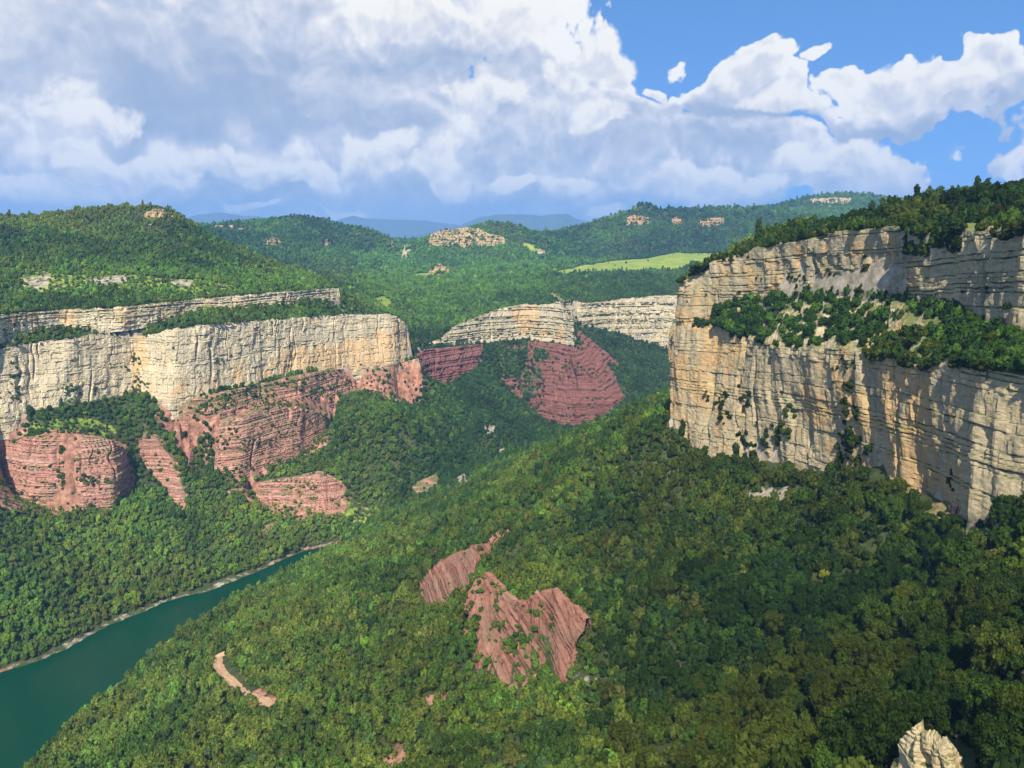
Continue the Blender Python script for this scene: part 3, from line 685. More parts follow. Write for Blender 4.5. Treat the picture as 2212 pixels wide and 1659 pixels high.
rn = face([RED_N0, RED_N1], [50], 200, 32, (0, 1200), beds=(3.5, 10), bed_amp=3.0, block=1.4, macro=(8, 40), joints=12, joint_depth=6, groove=2.6, gw=1.1, sink=12, cap=6, weather=-.3)
rock('butte', [('limestone_cap', bu, M_LIME), ('red_skirt', sk, M_RED_SHADED), ('red_wall', rn, M_RED_SHADED)], 'butte with a grey limestone cap on a cone of layered red rock', 'butte')
bc = face([BC_BASE, BC_RIM], [60], 360, 24, (300, 1500), beds=(3, 14), bed_amp=1.6, block=2.4, groove=1.8, gw=.9, macro=(8, 60), joints=20, joint_depth=4, sink=12, cap=14, weather=.12, edge_break=3)
rock('limestone_cliff', [('rock_face', bc, M_LIME)], 'grey streaked limestone wall half hidden behind the butte and the near prow', 'cliff')
def cut(line, k):                                          # the line from index k on
    a, b = line[int(k)], line[int(k) + 1]; f = k - int(k)
    return [tuple(p * (1 - f) + q * f for p, q in zip(a, b))] + list(line[int(k) + 1:])
RK = dict(bed_amp=.9, block=.7, flute=.6, groove=1.2, cap=8)
for nm, f0, f1, nr, nc, sd, lab, kw in (
    ('red_cliff', RED_A0[:4], RED_A1[:4], 90, 320, 41, 'pink-red layered bluff above the forest at the left edge', dict(macro=(7, 45), joints=10, joint_depth=5, lean=3)),
    ('red_cliff', cut(RED_A0, 3.5), cut(RED_A1, 3.5), 90, 260, 46, 'rounded pink-red bluff with a shrub strip, second from the left edge', dict(macro=(7, 45), joints=8, joint_depth=5, lean=4)),
    ('red_rib', RED_B0[:2], RED_B1[:2], 84, 140, 47, 'slim red rock pillar beside a leafy chimney', dict(macro=(4, 25), joints=4, joint_depth=3, lean=3)),
    ('red_cliff', cut(RED_B0, 1.8), cut(RED_B1, 1.8), 84, 420, 42, 'largest pink-red layered rock face on the left wall', dict(macro=(7, 50), joints=12, joint_depth=5, lean=3)),
    ('red_cliff', RED_C0, RED_C1, 40, 460, 43, 'low overhung red rock strip just above the river end', dict(macro=(5, 40), joints=16, joint_depth=3)),
    ('red_cliff', RED_D0, RED_D1, 60, 700, 44, 'red rock band directly under the left limestone cliff', dict(macro=(6, 50), joints=26, joint_depth=3, warm=[(.9, .6, .25, .6, .8)])),
    ('red_rib', RED_E0, RED_E1, 50, 240, 45, 'narrow red rock rib running down between forested gullies', dict(macro=(5, 25), joints=8, joint_depth=3))):
    k = dict(RK); k.update(kw)
    rock(nm, [('rock_face', face([f0, f1], [nr], nc, sd, (-250, 800), beds=(1.2, 5.0), sink=26, edge_break=2.5, end_in=11, **k), M_RED)], lab, 'cliff')

# ----------------------------------------------------------------- outcrops that lie on the slopes
def patch(name, part, foot, rim, nr, nc, seed, mat, label, lift=4.0, cat='outcrop', vertical=None, cap=8, **kw):
    """A rock outcrop: foot and rim picked on the land by sight line, the rim standing `lift` metres clear of the slope."""
    F, R = [], []
    for (u, v), (u1, v1) in zip(foot, rim):
        a = hit(u, v); F.append((a[0], a[1], a[2] - .5))
        b = hit(u1, v1); dx, dy, dz = ray(u1, v1)
        k = max(a[1] + 1.0, b[1] - lift * 1.2)
        R.append(at(u1, v1, min(k, b[1])) if vertical is None else at(u1, v1, a[1] + vertical))
    if nc <= 100: kw.update(macro=(1.3, 9), joints=3, joint_depth=1.0, bed_amp=.5, block=.5, flute=.5, groove=.6)
    kw.setdefault('beds', (1.0, 4.0)); kw.setdefault('macro', (4, 25)); kw.setdefault('joints', 6)
    f = face([F, R], [nr], nc, seed, (F[0][0] * .8, F[0][1] * .8 - 50), sink=14, cap=cap, edge_break=1.5, end_in=2.0, **kw)
    return rock(name, [(part, f, mat)], label, cat)
patch('red_outcrop', 'rock_face', ((905, 1318), (935, 1318), (968, 1300), (1005, 1280), (1040, 1232)), ((908, 1258), (935, 1228), (975, 1198), (1025, 1183), (1075, 1158)), 80, 240, 51, M_RED_BROWN,
      'smaller upper slab of the red outcrop on the near slope', lift=9, cap=7, drop=12, flute=.3, weather=.35, groove=1.5, bed_amp=1.2, beds=(1.0, 4.5), jag=.8, joints=6, dip=(.2, .1))
patch('red_outcrop', 'rock_face', ((972, 1325), (998, 1362), (1022, 1420), (1040, 1462), (1075, 1480), (1115, 1478), (1150, 1478), (1180, 1492), (1210, 1506), (1232, 1480), (1252, 1400)),
      ((1030, 1238), (1052, 1240), (1076, 1262), (1096, 1285), (1115, 1298), (1132, 1302), (1150, 1290), (1172, 1270), (1198, 1272), (1226, 1302), (1256, 1335)), 170, 460, 52, M_RED_BROWN,
      'large dusty red layered outcrop with a leafy hollow on the near slope', lift=19, cap=7, drop=22, flute=.4, macro=(5, 26), groove=1.6, bed_amp=1.3, beds=(1.0, 4.5), jag=.9, joints=12, joint_depth=5, dip=(.28, .1), weather=.1)
patch('limestone_outcrop', 'rock_face', ((1915, 1700), (1935, 1715), (1962, 1725), (1985, 1725), (2015, 1725), (2045, 1720), (2070, 1712), (2105, 1700)), ((1922, 1650), (1938, 1600), (1960, 1562), (1982, 1585), (2008, 1590), (2034, 1606), (2058, 1600), (2100, 1645)), 110, 240, 54, M_WEATHERED,
      'pale jagged rock spike at the bottom right among the nearest trees', vertical=4.0, cap=3.5, drop=8, jag=1.1, macro=(2.2, 6), beds=(1.0, 3.5), groove=.3, bed_amp=.3, block=.4, flute=1.2, weather=-.45, joints=9, joint_depth=1.6)
patch('red_outcrop', 'rock_face', ((2010, 1160), (2040, 1150), (2068, 1118)), ((2025, 1118), (2048, 1090), (2072, 1075)), 30, 100, 58, M_RED, 'rusty rock fin at the foot of the tall cliff', lift=4)
patch('grey_slab', 'rock_face', ((2080, 1180), (2110, 1195), (2140, 1165)), ((2082, 1128), (2112, 1112), (2150, 1122)), 30, 100, 59, M_LIME, 'smooth grey slab at the foot of the tall cliff', lift=2, weather=.6)
patch('rock_rib', 'rock_face', ((890, 1075), (915, 1072), (945, 1055)), ((892, 1050), (920, 1035), (948, 1022)), 24, 100, 60, M_RED, 'small red rock rib at the spur tip by the gorge', lift=3)
patch('rock_rib', 'rock_face', ((562, 1158), (580, 1150), (596, 1140)), ((566, 1142), (582, 1132), (594, 1128)), 18, 60, 61, M_RED, 'tiny red rock scar in the forest above the river end', lift=2)
# crags on the hills behind
for k, (fo, ri, lab, w) in enumerate((
    (((922, 532), (950, 536), (985, 532), (1000, 538), (1030, 532), (1060, 533), (1095, 530)), ((930, 506), (950, 499), (985, 493), (1005, 491), (1035, 493), (1062, 507), (1090, 511)), 'broad tan crag across the middle hill', -.3),
    (((922, 594), (945, 598), (980, 596)), ((930, 580), (950, 570), (976, 586)), 'pale scar at the foot of the middle hill', -.2),
    (((1352, 489), (1375, 492), (1402, 487)), ((1355, 470), (1375, 463), (1402, 470)), 'orange crag left of three on the wooded mesa', -.5),
    (((1446, 487), (1465, 489), (1484, 485)), ((1448, 475), (1465, 469), (1482, 478)), 'orange crag in the middle of the wooded mesa', -.5),
    (((1505, 488), (1530, 492), (1565, 487)), ((1507, 474), (1530, 471), (1565, 470)), 'orange crag at the right end of the wooded mesa', -.4),
    (((574, 533), (595, 535), (616, 532)), ((576, 521), (595, 514), (614, 520)), 'rounded grey boulder crag on the left far hill', .3),
    (((688, 534), (705, 536), (722, 532)), ((690, 521), (705, 514), (722, 521)), 'split grey crag with a spike on the left far hill', .4),
    (((310, 472), (330, 475), (350, 478), (385, 482)), ((312, 458), (332, 452), (352, 452), (385, 470)), 'tan rock crown near the top of the left hill', .1),
    (((305, 492), (325, 494), (340, 492)), ((308, 483), (325, 480), (340, 486)), 'small tan crag below the left hilltop', .1),
    (((1735, 440), (1790, 444), (1840, 440)), ((1738, 430), (1790, 427), (1840, 428)), 'tan cliff line on the farthest right-hand hill', -.3))):
    patch('crag', 'rock_face', fo, ri, 26, 120, 70 + k, M_CRAG, lab, vertical=14.0, cap=45 if k != 1 else 10, drop=8, cat='crag', macro=(14, 40), block=3.0, groove=2.5, joint_depth=7, beds=(2, 8), weather=w + .35, bed_amp=1.5, warm=[(.5, .5, .5, .5, .8 if w < -.35 else .25)], jag=4.0)

# ----------------------------------------------------------------- ground
def in_poly(x, y, poly):
    p = np.array(poly, float); n = len(p); c = np.zeros(np.shape(x), bool)
    for i in range(n):
        x0, y0 = p[i][:2]; x1, y1 = p[(i + 1) % n][:2]
        if y0 == y1: continue
        c ^= ((y0 > y) != (y1 > y)) & (x < (x1 - x0) * (y - y0) / (y1 - y0) + x0)
    return c
def poly_on_land(uv): return [hit(u, v)[:2] for u, v in uv]
FIELDS = [poly_on_land(p) for p in (
    ((1180, 596), (1300, 590), (1465, 582), (1465, 546), (1400, 558), (1300, 568), (1240, 578)),
    ((885, 598), (930, 602), (975, 598), (965, 590), (905, 590)),
    ((805, 645), (832, 668), (850, 652), (828, 640)),
    ((1118, 528), (1160, 550), (1175, 543), (1130, 522)),
)]
FIELDS[0] = FIELDS[0][:3] + [at(1560, 578, 2480)[:2], at(1560, 540, 2800)[:2]] + FIELDS[0][3:]
MEADOWS = [poly_on_land(p) for p in (                      # thin grass and stones on the benches
    ((30, 600), (60, 630), (160, 635), (300, 622), (420, 640), (520, 632), (500, 615), (330, 600), (200, 580), (90, 585)),
    ((0, 930), (120, 905), (200, 905), (260, 930), (200, 945), (60, 940), (0, 955)),
    ((410, 872), (620, 835), (800, 805), (870, 830), (760, 850), (600, 868), (470, 895)),
    ((690, 1110), (780, 1080), (830, 1120), (760, 1135)),
    ((380, 868), (410, 862), (410, 880), (380, 888)),
    ((440, 715), (600, 690), (560, 705), (470, 725)),
)]
SCREE = [poly_on_land(p) for p in (
    ((1600, 1075), (1640, 1050), (1700, 1060), (1740, 1050), (1720, 1085), (1640, 1105)), ((1720, 1000), (1760, 1000), (1765, 1030), (1725, 1040)),
    ((2075, 1130), (2110, 1115), (2135, 1150), (2110, 1195), (2085, 1180)),
    ((50, 602), (112, 592), (100, 622), (55, 628)), ((180, 602), (285, 592), (280, 612), (200, 616)), ((350, 610), (420, 605), (410, 622)),
    ((1045, 915), (1070, 920), (1065, 940), (1045, 935)), ((1075, 965), (1100, 968), (1100, 985), (1075, 980)),
    ((1230, 1480), (1255, 1450), (1290, 1480), (1260, 1498)),
    ((985, 1030), (1010, 1020), (1020, 1045), (990, 1060)),
    ((650, 580), (690, 575), (695, 590), (660, 592)),
)]
REDSOIL = [poly_on_land(p) for p in (
    ((440, 880), (620, 830), (800, 800), (900, 790), (890, 890), (760, 850), (700, 900), (720, 960), (560, 1000), (470, 1000)),
    ((-50, 930), (120, 930), (280, 970), (290, 1080), (-50, 1090)), ((480, 1060), (640, 1030), (740, 1060), (740, 1110), (640, 1120)),
    ((1060, 1160), (1090, 1150), (1095, 1180), (1060, 1190)), ((1160, 1260), (1230, 1290), (1252, 1360), (1190, 1330)),
    ((1340, 1345), (1380, 1320), (1400, 1330), (1360, 1365)), ((1412, 1510), (1418, 1480), (1470, 1440), (1480, 1455), (1440, 1510)), ((905, 1538), (912, 1510), (940, 1495), (970, 1505), (960, 1530)), ((800, 1668), (806, 1640), (850, 1615), (888, 1604), (880, 1668)), ((470, 1668), (485, 1645), (500, 1668)), ((566, 1506), (582, 1500), (602, 1540), (588, 1550)), ((540, 1500), (575, 1480), (590, 1490), (560, 1512)), ((1100, 1480), (1150, 1470), (1160, 1485)), ((1840, 1440), (1900, 1430), (1890, 1460), (1840, 1465)),
    ((685, 1355), (705, 1350), (705, 1380), (690, 1385)), ((380, 1080), (400, 1075), (405, 1115), (385, 1110)),
)]
def ground_weights(x, y):
    j = 5 * fbm(x / 14, y / 14, oct=3, seed=91); k = 5 * fbm(x / 14, y / 14, oct=3, seed=92)
    far = np.clip(y / 900, 1, 4)
    xx, yy = x + j * far, y + k * far
    w = np.zeros(x.shape + (3,))
    for p in FIELDS: w[..., 1] = np.maximum(w[..., 1], in_poly(xx, yy, p))
    for p in MEADOWS: w[..., 1] = np.maximum(w[..., 1], .50 * in_poly(xx, yy, p))
    for p in SCREE: w[..., 2] = np.maximum(w[..., 2], .62 * in_poly(xx, yy, p))
    for p in REDSOIL: w[..., 0] = np.maximum(w[..., 0], in_poly(xx, yy, p))
    return w
NW = ground_weights(gx, gy); FW = ground_weights(gfx, gfy)
shore = (nearZ > -3) & (nearZ < 2.5)
def ground_material():
    m, T, b = new_mat('ground')
    geo = T.n.new('ShaderNodeNewGeometry'); pos = geo.outputs['Position']
    w = attr(T, 'cover', out='Vector'); wr, wg, wp = T.sep(w)
    n = T.noise(pos, .12, 6.0, .65); n2 = T.noise(pos, .02, 3.0, .5)
    c = T.ramp(n, [(.3, (.025, .036, .012)), (.55, (.055, .070, .022)), (.75, (.10, .10, .04))])
    stripe = T.noise(T.vmath('MULTIPLY', pos, (.004, .05, .0)), 1.0, 3.0, .6)
    grass = T.mix(T.maprange(T.math('ADD', T.math('MULTIPLY', n2, .5), T.math('MULTIPLY', stripe, .6)), .45, .65, 0., 1.), T.ramp(n, [(.3, (.10, .17, .018)), (.7, (.21, .30, .035))]), T.ramp(n, [(.3, (.19, .25, .025)), (.7, (.36, .37, .07))]))
    red = T.ramp(n, [(.32, (.10, .065, .035)), (.45, (.24, .12, .075)), (.58, (.40, .20, .13)), (.75, (.50, .30, .21))])
    pale = T.ramp(n, [(.32, (.12, .11, .07)), (.45, (.26, .22, .15)), (.6, (.40, .34, .25)), (.75, (.52, .46, .36))])
    edge = T.math('MULTIPLY_ADD', T.noise(pos, .11, 5.0, .65), 1.8, -.9)
    for wt, cc in ((wg, grass), (wr, red), (wp, pale)):
        c = T.mix(T.maprange(T.math('ADD', wt, edge), .35, .65, 0., 1., True), c, cc)
    nz = T.sep(geo.outputs['True Normal'])[2]              # bare rock where the ground is too steep for soil
    rockc = T.mix(T.maprange(T.sep(pos)[2], 150., 172., 0., 1.), red, pale)
    c = T.mix(T.maprange(T.math('ADD', nz, T.math('MULTIPLY_ADD', n, .3, -.15)), .50, .62, 1., 0., True), c, rockc)
    T.l.new(c, b.inputs['Base Color'])
    bump(T, b, T.noise(pos, .8, 5.0, .7), .6, .6)
    return m
M_GROUND = ground_material()
NW[..., 2] = np.maximum(NW[..., 2], shore * (.45 + .3 * fbm(gx / 25, gy / 25, oct=2, seed=77)))
o = mesh_obj('terrain', np.stack([gx, gy, nearZ], -1).reshape(-1, 3), grid_faces(NNX, NNY), M_GROUND, attrs={'cover': NW.reshape(-1, 3)})
tag(o, 'gorge slopes and benches under the forest', kind='structure')
ff = grid_faces(FNX, FNY)
cx = FX0 + (np.arange(FNX - 1) + .5) * FH; cy = FY0 + (np.arange(FNY - 1) + .5) * FH
cgx, cgy = np.meshgrid(cx, cy)
keep = ~((cgx > NX0) & (cgx < NX0 + (NNX - 1) * NH) & (cgy > NY0) & (cgy < NY0 + (NNY - 1) * NH)).ravel()
o = mesh_obj('hills', np.stack([gfx, gfy, farZ], -1).reshape(-1, 3), ff[keep], M_GROUND, attrs={'cover': FW.reshape(-1, 3)})
tag(o, 'wooded hills and plateau behind the gorge', kind='structure')
# far plain and blue mountains
o = mesh_obj('ground', [(-12500, -1400, 180), (12500, -1400, 180), (12500, 11900, 180), (-12500, 11900, 180)], [(0, 1, 2, 3)], M_GROUND,
             attrs={'cover': np.zeros((4, 3))})
# the plain stays below everything else: it starts where the hills end
for vtx, (x, y) in zip(o.data.vertices, ((-25000, 5700), (25000, 5700), (25000, 25900), (-25000, 25900))): vtx.co = (x, y, 262)
tag(o, 'plain between the hills and the blue mountains', kind='structure')
def mountain(pts, dist, depth, seed, label):
    n, m = 220, 26
    us = np.array([p[0] for p in pts], float); vs = np.array([p[1] for p in pts], float)
    u = np.linspace(us[0], us[-1], n); v = np.interp(u, us, vs)
    crest = np.array([at(a, b, dist) for a, b in zip(u, v)])
    crest[:, 2] += 42 * fbm(crest[:, 0] / 800, crest[:, 0] * 0, oct=4, seed=seed)
    V = []
    for j in range(m):
        f = j / (m - 1) * 2 - 1
        prof = (1 - abs(f) ** 1.15)
        z = 200 + (crest[:, 2] - 200) * prof + (1 - prof) * prof * 520 * fbm(crest[:, 0] / 1000, np.full(n, f * 3.0), oct=4, seed=seed + 3)
        V.append(np.stack([crest[:, 0], crest[:, 1] + f * depth, z], 1))
    o = mesh_obj('mountain', np.array(V).reshape(-1, 3), grid_faces(n, m), M_MOUNT)
    tag(o, label, kind='structure')
M_MOUNT, T_, b_ = new_mat('far_forest')
T_.l.new(T_.ramp(T_.noise(T_.n.new('ShaderNodeNewGeometry').outputs['Position'], .004, 5.0, .6), [(.3, (.03, .05, .03)), (.7, (.08, .10, .06))]), b_.inputs['Base Color'])
mountain(((240, 505), (380, 480), (430, 462), (480, 458), (520, 464), (560, 465), (600, 476), (700, 492), (760, 515)), 19500, 1900, 5, 'low blue mountain on the horizon behind the left hill')
mountain(((560, 512), (640, 490), (720, 478), (765, 464), (800, 470), (850, 474), (920, 476), (985, 482), (1060, 512)), 21500, 1900, 15, 'faint blue mountain ridge on the horizon left of centre')
mountain(((880, 515), (985, 492), (1005, 480), (1040, 466), (1080, 462), (1140, 462), (1165, 465), (1200, 459), (1226, 459), (1245, 472), (1300, 485), (1420, 512)), 18000, 1700, 25, 'flat-topped blue mountain on the horizon at the centre')

# ----------------------------------------------------------------- river and track
def water_material():
    m, T, b = new_mat('river_water')
    pos = T.n.new('ShaderNodeNewGeometry').outputs['Position']
    c = T.mix(T.noise(pos, .012, 3.0, .5), (.0005, .031, .014), (.0008, .041, .017))
    T.l.new(c, b.inputs['Base Color'])
    b.inputs['Roughness'].default_value = .15; b.inputs['Specular IOR Level'].default_value = .08
    bump(T, b, T.noise(T.vmath('MULTIPLY', pos, (1.0, .6, 1.0)), .35, 5.0, .65), .16, .5)
    return m
a0 = resample(BANK_FAR, n=200); a1 = resample(BANK_NEAR, n=200)
c0 = a0 + (a0 - a1) / np.linalg.norm(a0 - a1, axis=1)[:, None].clip(5) * 14; c1 = a1 + (a1 - a0) / np.linalg.norm(a0 - a1, axis=1)[:, None].clip(5) * 14
c0[:, 2] = 0; c1[:, 2] = 0
o = mesh_obj('river', np.concatenate([c0, c1]), grid_faces(200, 2), water_material())
tag(o, 'dark green river winding through the gorge', kind='structure')
M_TRACK, T_, b_ = new_mat('dirt')
p_ = T_.n.new('ShaderNodeNewGeometry').outputs['Position']
T_.l.new(T_.ramp(T_.noise(p_, .5, 5.0, .65), [(.3, (.28, .16, .08)), (.5, (.48, .30, .16)), (.72, (.62, .43, .25))]), b_.inputs['Base Color'])
bump(T_, b_, T_.noise(p_, .9, 4.0, .6), .6, .5)
TRACK = [hit(u, v) for u, v in ((488, 1412), (475, 1422), (476, 1440), (490, 1460), (508, 1478), (524, 1494), (540, 1504), (556, 1512), (574, 1518), (588, 1530))]
tk = resample(TRACK, n=90)
tan = np.gradient(tk[:, :2], axis=0); tan /= np.linalg.norm(tan, axis=1)[:, None]
nn = np.stack([-tan[:, 1], tan[:, 0]], 1)
rowsV = []
wid = 3.4 + 1.2 * fbm(np.arange(90) / 9, np.zeros(90), oct=2, seed=5); wid *= np.clip(np.minimum(np.arange(90) + 2, 92 - np.arange(90)) / 8, .3, 1)
TRK_MAXZ = None
for k, (f, dz) in enumerate(((-1.6, 1.6), (-1.0, .9), (-.6, .75), (-.25, .95), (.25, .95), (.6, .75), (1.0, .9), (1.5, .2))):
    xy = tk[:, :2] + nn * (wid * f)[:, None]
    rowsV.append(np.concatenate([xy, (height(tk[:, 0], tk[:, 1]) + dz + .25 * fbm(xy[:, 0] / 3, xy[:, 1] / 3, oct=2, seed=8))[:, None]], 1))
o = mesh_obj('path', np.array(rowsV).reshape(-1, 3), grid_faces(90, 8), M_TRACK)
tag(o, 'short pale dirt track with two ruts cut into the near slope', kind='structure')

# ----------------------------------------------------------------- farmhouses on the far hills
M_PLASTER, T_, b_ = new_mat('pale_plaster')
T_.l.new(T_.ramp(T_.noise(T_.n.new('ShaderNodeNewGeometry').outputs['Position'], .8, 4.0, .6), [(.3, (.50, .46, .40)), (.7, (.72, .68, .60))]), b_.inputs['Base Color'])
M_TILE, T_, b_ = new_mat('roof_tile')
T_.l.new(T_.ramp(T_.noise(T_.n.new('ShaderNodeNewGeometry').outputs['Position'], 1.5, 4.0, .6), [(.3, (.25, .13, .08)), (.7, (.42, .25, .17))]), b_.inputs['Base Color'])
M_GLASS, T_, b_ = new_mat('dark_glass'); b_.inputs['Base Color'].default_value = (.03, .035, .04, 1); b_.inputs['Roughness'].default_value = .2
def box(x0, x1, y0, y1, z0, z1):
    V = [(x, y, z) for z in (z0, z1) for y in (y0, y1) for x in (x0, x1)]
    return V, [(0, 2, 3, 1), (4, 5, 7, 6), (0, 1, 5, 4), (2, 6, 7, 3), (0, 4, 6, 2), (1, 3, 7, 5)]
def farmhouse(u, v, w, d, h, turn, label):
    x, y, z = hit(u, v)
    root = empty('farmhouse', (x, y, z - .5)); root.rotation_euler = (0, 0, turn)
    mesh_obj('wall', *box(-w / 2, w / 2, -d / 2, d / 2, 0, h), M_PLASTER, root, smooth=False)
    e = .5; rf = h + d * .28
    V = [(-w / 2 - e, -d / 2 - e, h - .2), (w / 2 + e, -d / 2 - e, h - .2), (w / 2 + e, 0, rf), (-w / 2 - e, 0, rf), (-w / 2 - e, d / 2 + e, h - .2), (w / 2 + e, d / 2 + e, h - .2)]
    V += [(a, b, c - .4) for a, b, c in V]
    r = mesh_obj('roof', V, [(0, 1, 2, 3), (3, 2, 5, 4), (7, 6, 9, 8), (8, 9, 10, 11), (0, 6, 7, 1), (4, 5, 11, 10), (1, 7, 8, 2), (2, 8, 11, 5), (0, 3, 9, 6), (3, 4, 10, 9)], M_TILE, root, smooth=False)
    mesh_obj('chimney', *box(w * .2, w * .2 + 1, -.5, .5, h, rf + 1.4), M_PLASTER, r, smooth=False)
    for k in range(3):
        xx = -w * .32 + k * w * .32
        mesh_obj('window' if k != 1 else 'door', *box(xx - .6, xx + .6, -d / 2 - .06, -d / 2 + .1, 1.2 if k != 1 else 0.3, 3.0), M_GLASS, root, smooth=False)
    tag(root, label, 'house', 'farmhouses on the far hills')
farmhouse(474, 494, 26, 12, 8, .2, 'long pale farmhouse on the left far hill, nearest the left hill slope')
farmhouse(500, 493, 18, 11, 7, -.3, 'small pale farmhouse on the left far hill, middle of three')
farmhouse(520, 500, 22, 12, 7, .1, 'lower pale farmhouse on the left far hill, right of three')
farmhouse(1168, 548, 28, 13, 8, .3, 'lone pale farmhouse in the saddle between the two mesas')

# ----------------------------------------------------------------- trees
def foliage_material(name, source):
    m, T, b = new_mat(name)
    T.n.remove(b)
    out = [n for n in T.n if n.type == 'OUTPUT_MATERIAL'][0]
    if source == 'INSTANCER': tint = attr(T, 'tint', 'INSTANCER', 'Color')
    else: tint = T.n.new('ShaderNodeObjectInfo').outputs['Color']
    geo = T.n.new('ShaderNodeNewGeometry')
    k = T.math('MULTIPLY_ADD', geo.outputs['Random Per Island'], .9, .55)
    c = T.mix(1.0, tint, T.comb(k, k, T.math('MULTIPLY', k, .9)), 'MULTIPLY')
    d = T.n.new('ShaderNodeBsdfDiffuse'); t = T.n.new('ShaderNodeBsdfTranslucent'); g = T.n.new('ShaderNodeBsdfGlossy')
    T.l.new(c, d.inputs[0]); T.l.new(T.mix(1.0, c, (1.1, 1.15, .5), 'MULTIPLY'), t.inputs[0])
    g.inputs['Roughness'].default_value = .55; g.inputs[0].default_value = (.5, .5, .5, 1)
    m1 = T.n.new('ShaderNodeMixShader'); m1.inputs[0].default_value = .28
    T.l.new(d.outputs[0], m1.inputs[1]); T.l.new(t.outputs[0], m1.inputs[2])
    T.l.new(m1.outputs[0], out.inputs[0])
    T.n.remove(g)
    return m
M_LEAF = foliage_material('foliage', 'INSTANCER'); M_LEAF_NEAR = foliage_material('foliage_near', 'OBJECT')
M_BARK, T_, b_ = new_mat('bark')
T_.l.new(T_.ramp(T_.noise(T_.n.new('ShaderNodeNewGeometry').outputs['Position'], 2.0, 4.0, .6), [(.3, (.05, .04, .03)), (.7, (.14, .11, .085))]), b_.inputs['Base Color'])

def ico(sub):
    t = (1 + 5 ** .5) / 2
    v = [(-1, t, 0), (1, t, 0), (-1, -t, 0), (1, -t, 0), (0, -1, t), (0, 1, t), (0, -1, -t), (0, 1, -t), (t, 0, -1), (t, 0, 1), (-t, 0, -1), (-t, 0, 1)]
    f = [(0, 11, 5), (0, 5, 1), (0, 1, 7), (0, 7, 10), (0, 10, 11), (1, 5, 9), (5, 11, 4), (11, 10, 2), (10, 7, 6), (7, 1, 8), (3, 9, 4), (3, 4, 2), (3, 2, 6), (3, 6, 8), (3, 8, 9), (4, 9, 5), (2, 4, 11), (6, 2, 10), (8, 6, 7), (9, 8, 1)]
    v = [np.array(p) / np.linalg.norm(p) for p in v]
    for _ in range(sub):
        cache = {}; nf = []
        def mid(a, b):
            k = (min(a, b), max(a, b))
            if k not in cache:
                p = v[a] + v[b]; v.append(p / np.linalg.norm(p)); cache[k] = len(v) - 1
            return cache[k]
        for a, b, c in f:
            x, y, z = mid(a, b), mid(b, c), mid(c, a); nf += [(a, x, z), (b, y, x), (c, z, y), (x, y, z)]
        f = nf
    return np.array(v), np.array(f)
ICO1 = ico(1)
def crown_mesh(name, seed, lobes, leaves, leaf, flat, core, mat, spread=.62, top=1.0, fine=1.0):
    """Crown of radius about 1 with its base at 0: leaf sprays over many lobes, with a dark core of foliage inside."""
    r = np.random.default_rng(seed)
    C = []; R = []
    for k in range(lobes):
        a = r.uniform(0, 2 * math.pi); q = math.sqrt(r.random()) * spread; h = r.uniform(.15, 1.0)
        q *= math.sqrt(max(.12, 1 - (h - .45) ** 2 * 1.9))
        C.append((q * math.cos(a), q * math.sin(a), h * flat * top + .35)); R.append(r.uniform(.26, .46) * (1.1 - .35 * h) * fine)
    C = np.array(C); R = np.array(R)
    V = []; F = []
    nv = 0
    if core:
        for c, rad in zip(C, R):
            iv, f = ICO1
            p = iv * (rad * (.80 if fine == 1.0 else .66)) * (1 + .22 * r.standard_normal((len(iv), 1))) + c
            V.append(p); F.append(f + nv); nv += len(p)
    # sprays of leaves: bent triangles pairs
    per = np.maximum(1, (leaves * R ** 2 / np.sum(R ** 2))).astype(int)
    for c, rad, n in zip(C, R, per):
        d = r.standard_normal((n, 3)); d /= np.linalg.norm(d, axis=1)[:, None]
        d[:, 2] = np.abs(d[:, 2]) * np.where(r.random(n) < .75, 1, -1)
        p = c + d * rad * r.uniform(.82, 1.12, (n, 1))
        nrm = d + .55 * r.standard_normal((n, 3)); nrm /= np.linalg.norm(nrm, axis=1)[:, None]
        up = r.standard_normal((n, 3)); a = np.cross(nrm, up); a /= np.linalg.norm(a, axis=1)[:, None]; b = np.cross(nrm, a)
        s = leaf * r.uniform(.6, 1.35, (n, 1))
        q = np.stack([p - a * s - b * s * .5, p + a * s * .2 - b * s * .9, p + a * s + b * s * .4 + nrm * s * .25, p - a * s * .3 + b * s * .9 - nrm * s * .15], 1).reshape(-1, 3)
        idx = np.arange(n) * 4 + nv
        F.append(np.stack([idx, idx + 1, idx + 2], 1)); F.append(np.stack([idx, idx + 2, idx + 3], 1))
        V.append(q); nv += len(q)
    V = np.concatenate(V); F = np.concatenate(F)
    me = bpy.data.meshes.new(name)
    me.vertices.add(len(V)); me.vertices.foreach_set('co', V.astype(np.float32).ravel())
    me.loops.add(F.size); me.loops.foreach_set('vertex_index', F.astype(np.int32).ravel())
    me.polygons.add(len(F)); me.polygons.foreach_set('loop_start', np.arange(0, F.size, 3, dtype=np.int32))
    me.update(calc_edges=True)
    me.materials.append(mat)
    return me, C
forest_protos = bpy.data.collections.new('forest_tree_kinds')
N_KIND = 10
for k in range(N_KIND):
    conic = k in (8, 9)
    me, _ = crown_mesh('forest_crown', 100 + k, 15 if not conic else 12, 330, .115, .85 if not conic else 1.7, True, M_LEAF, spread=.62 if not conic else .42)
    forest_protos.objects.link(bpy.data.objects.new('forest_crown_%02d' % k, me))
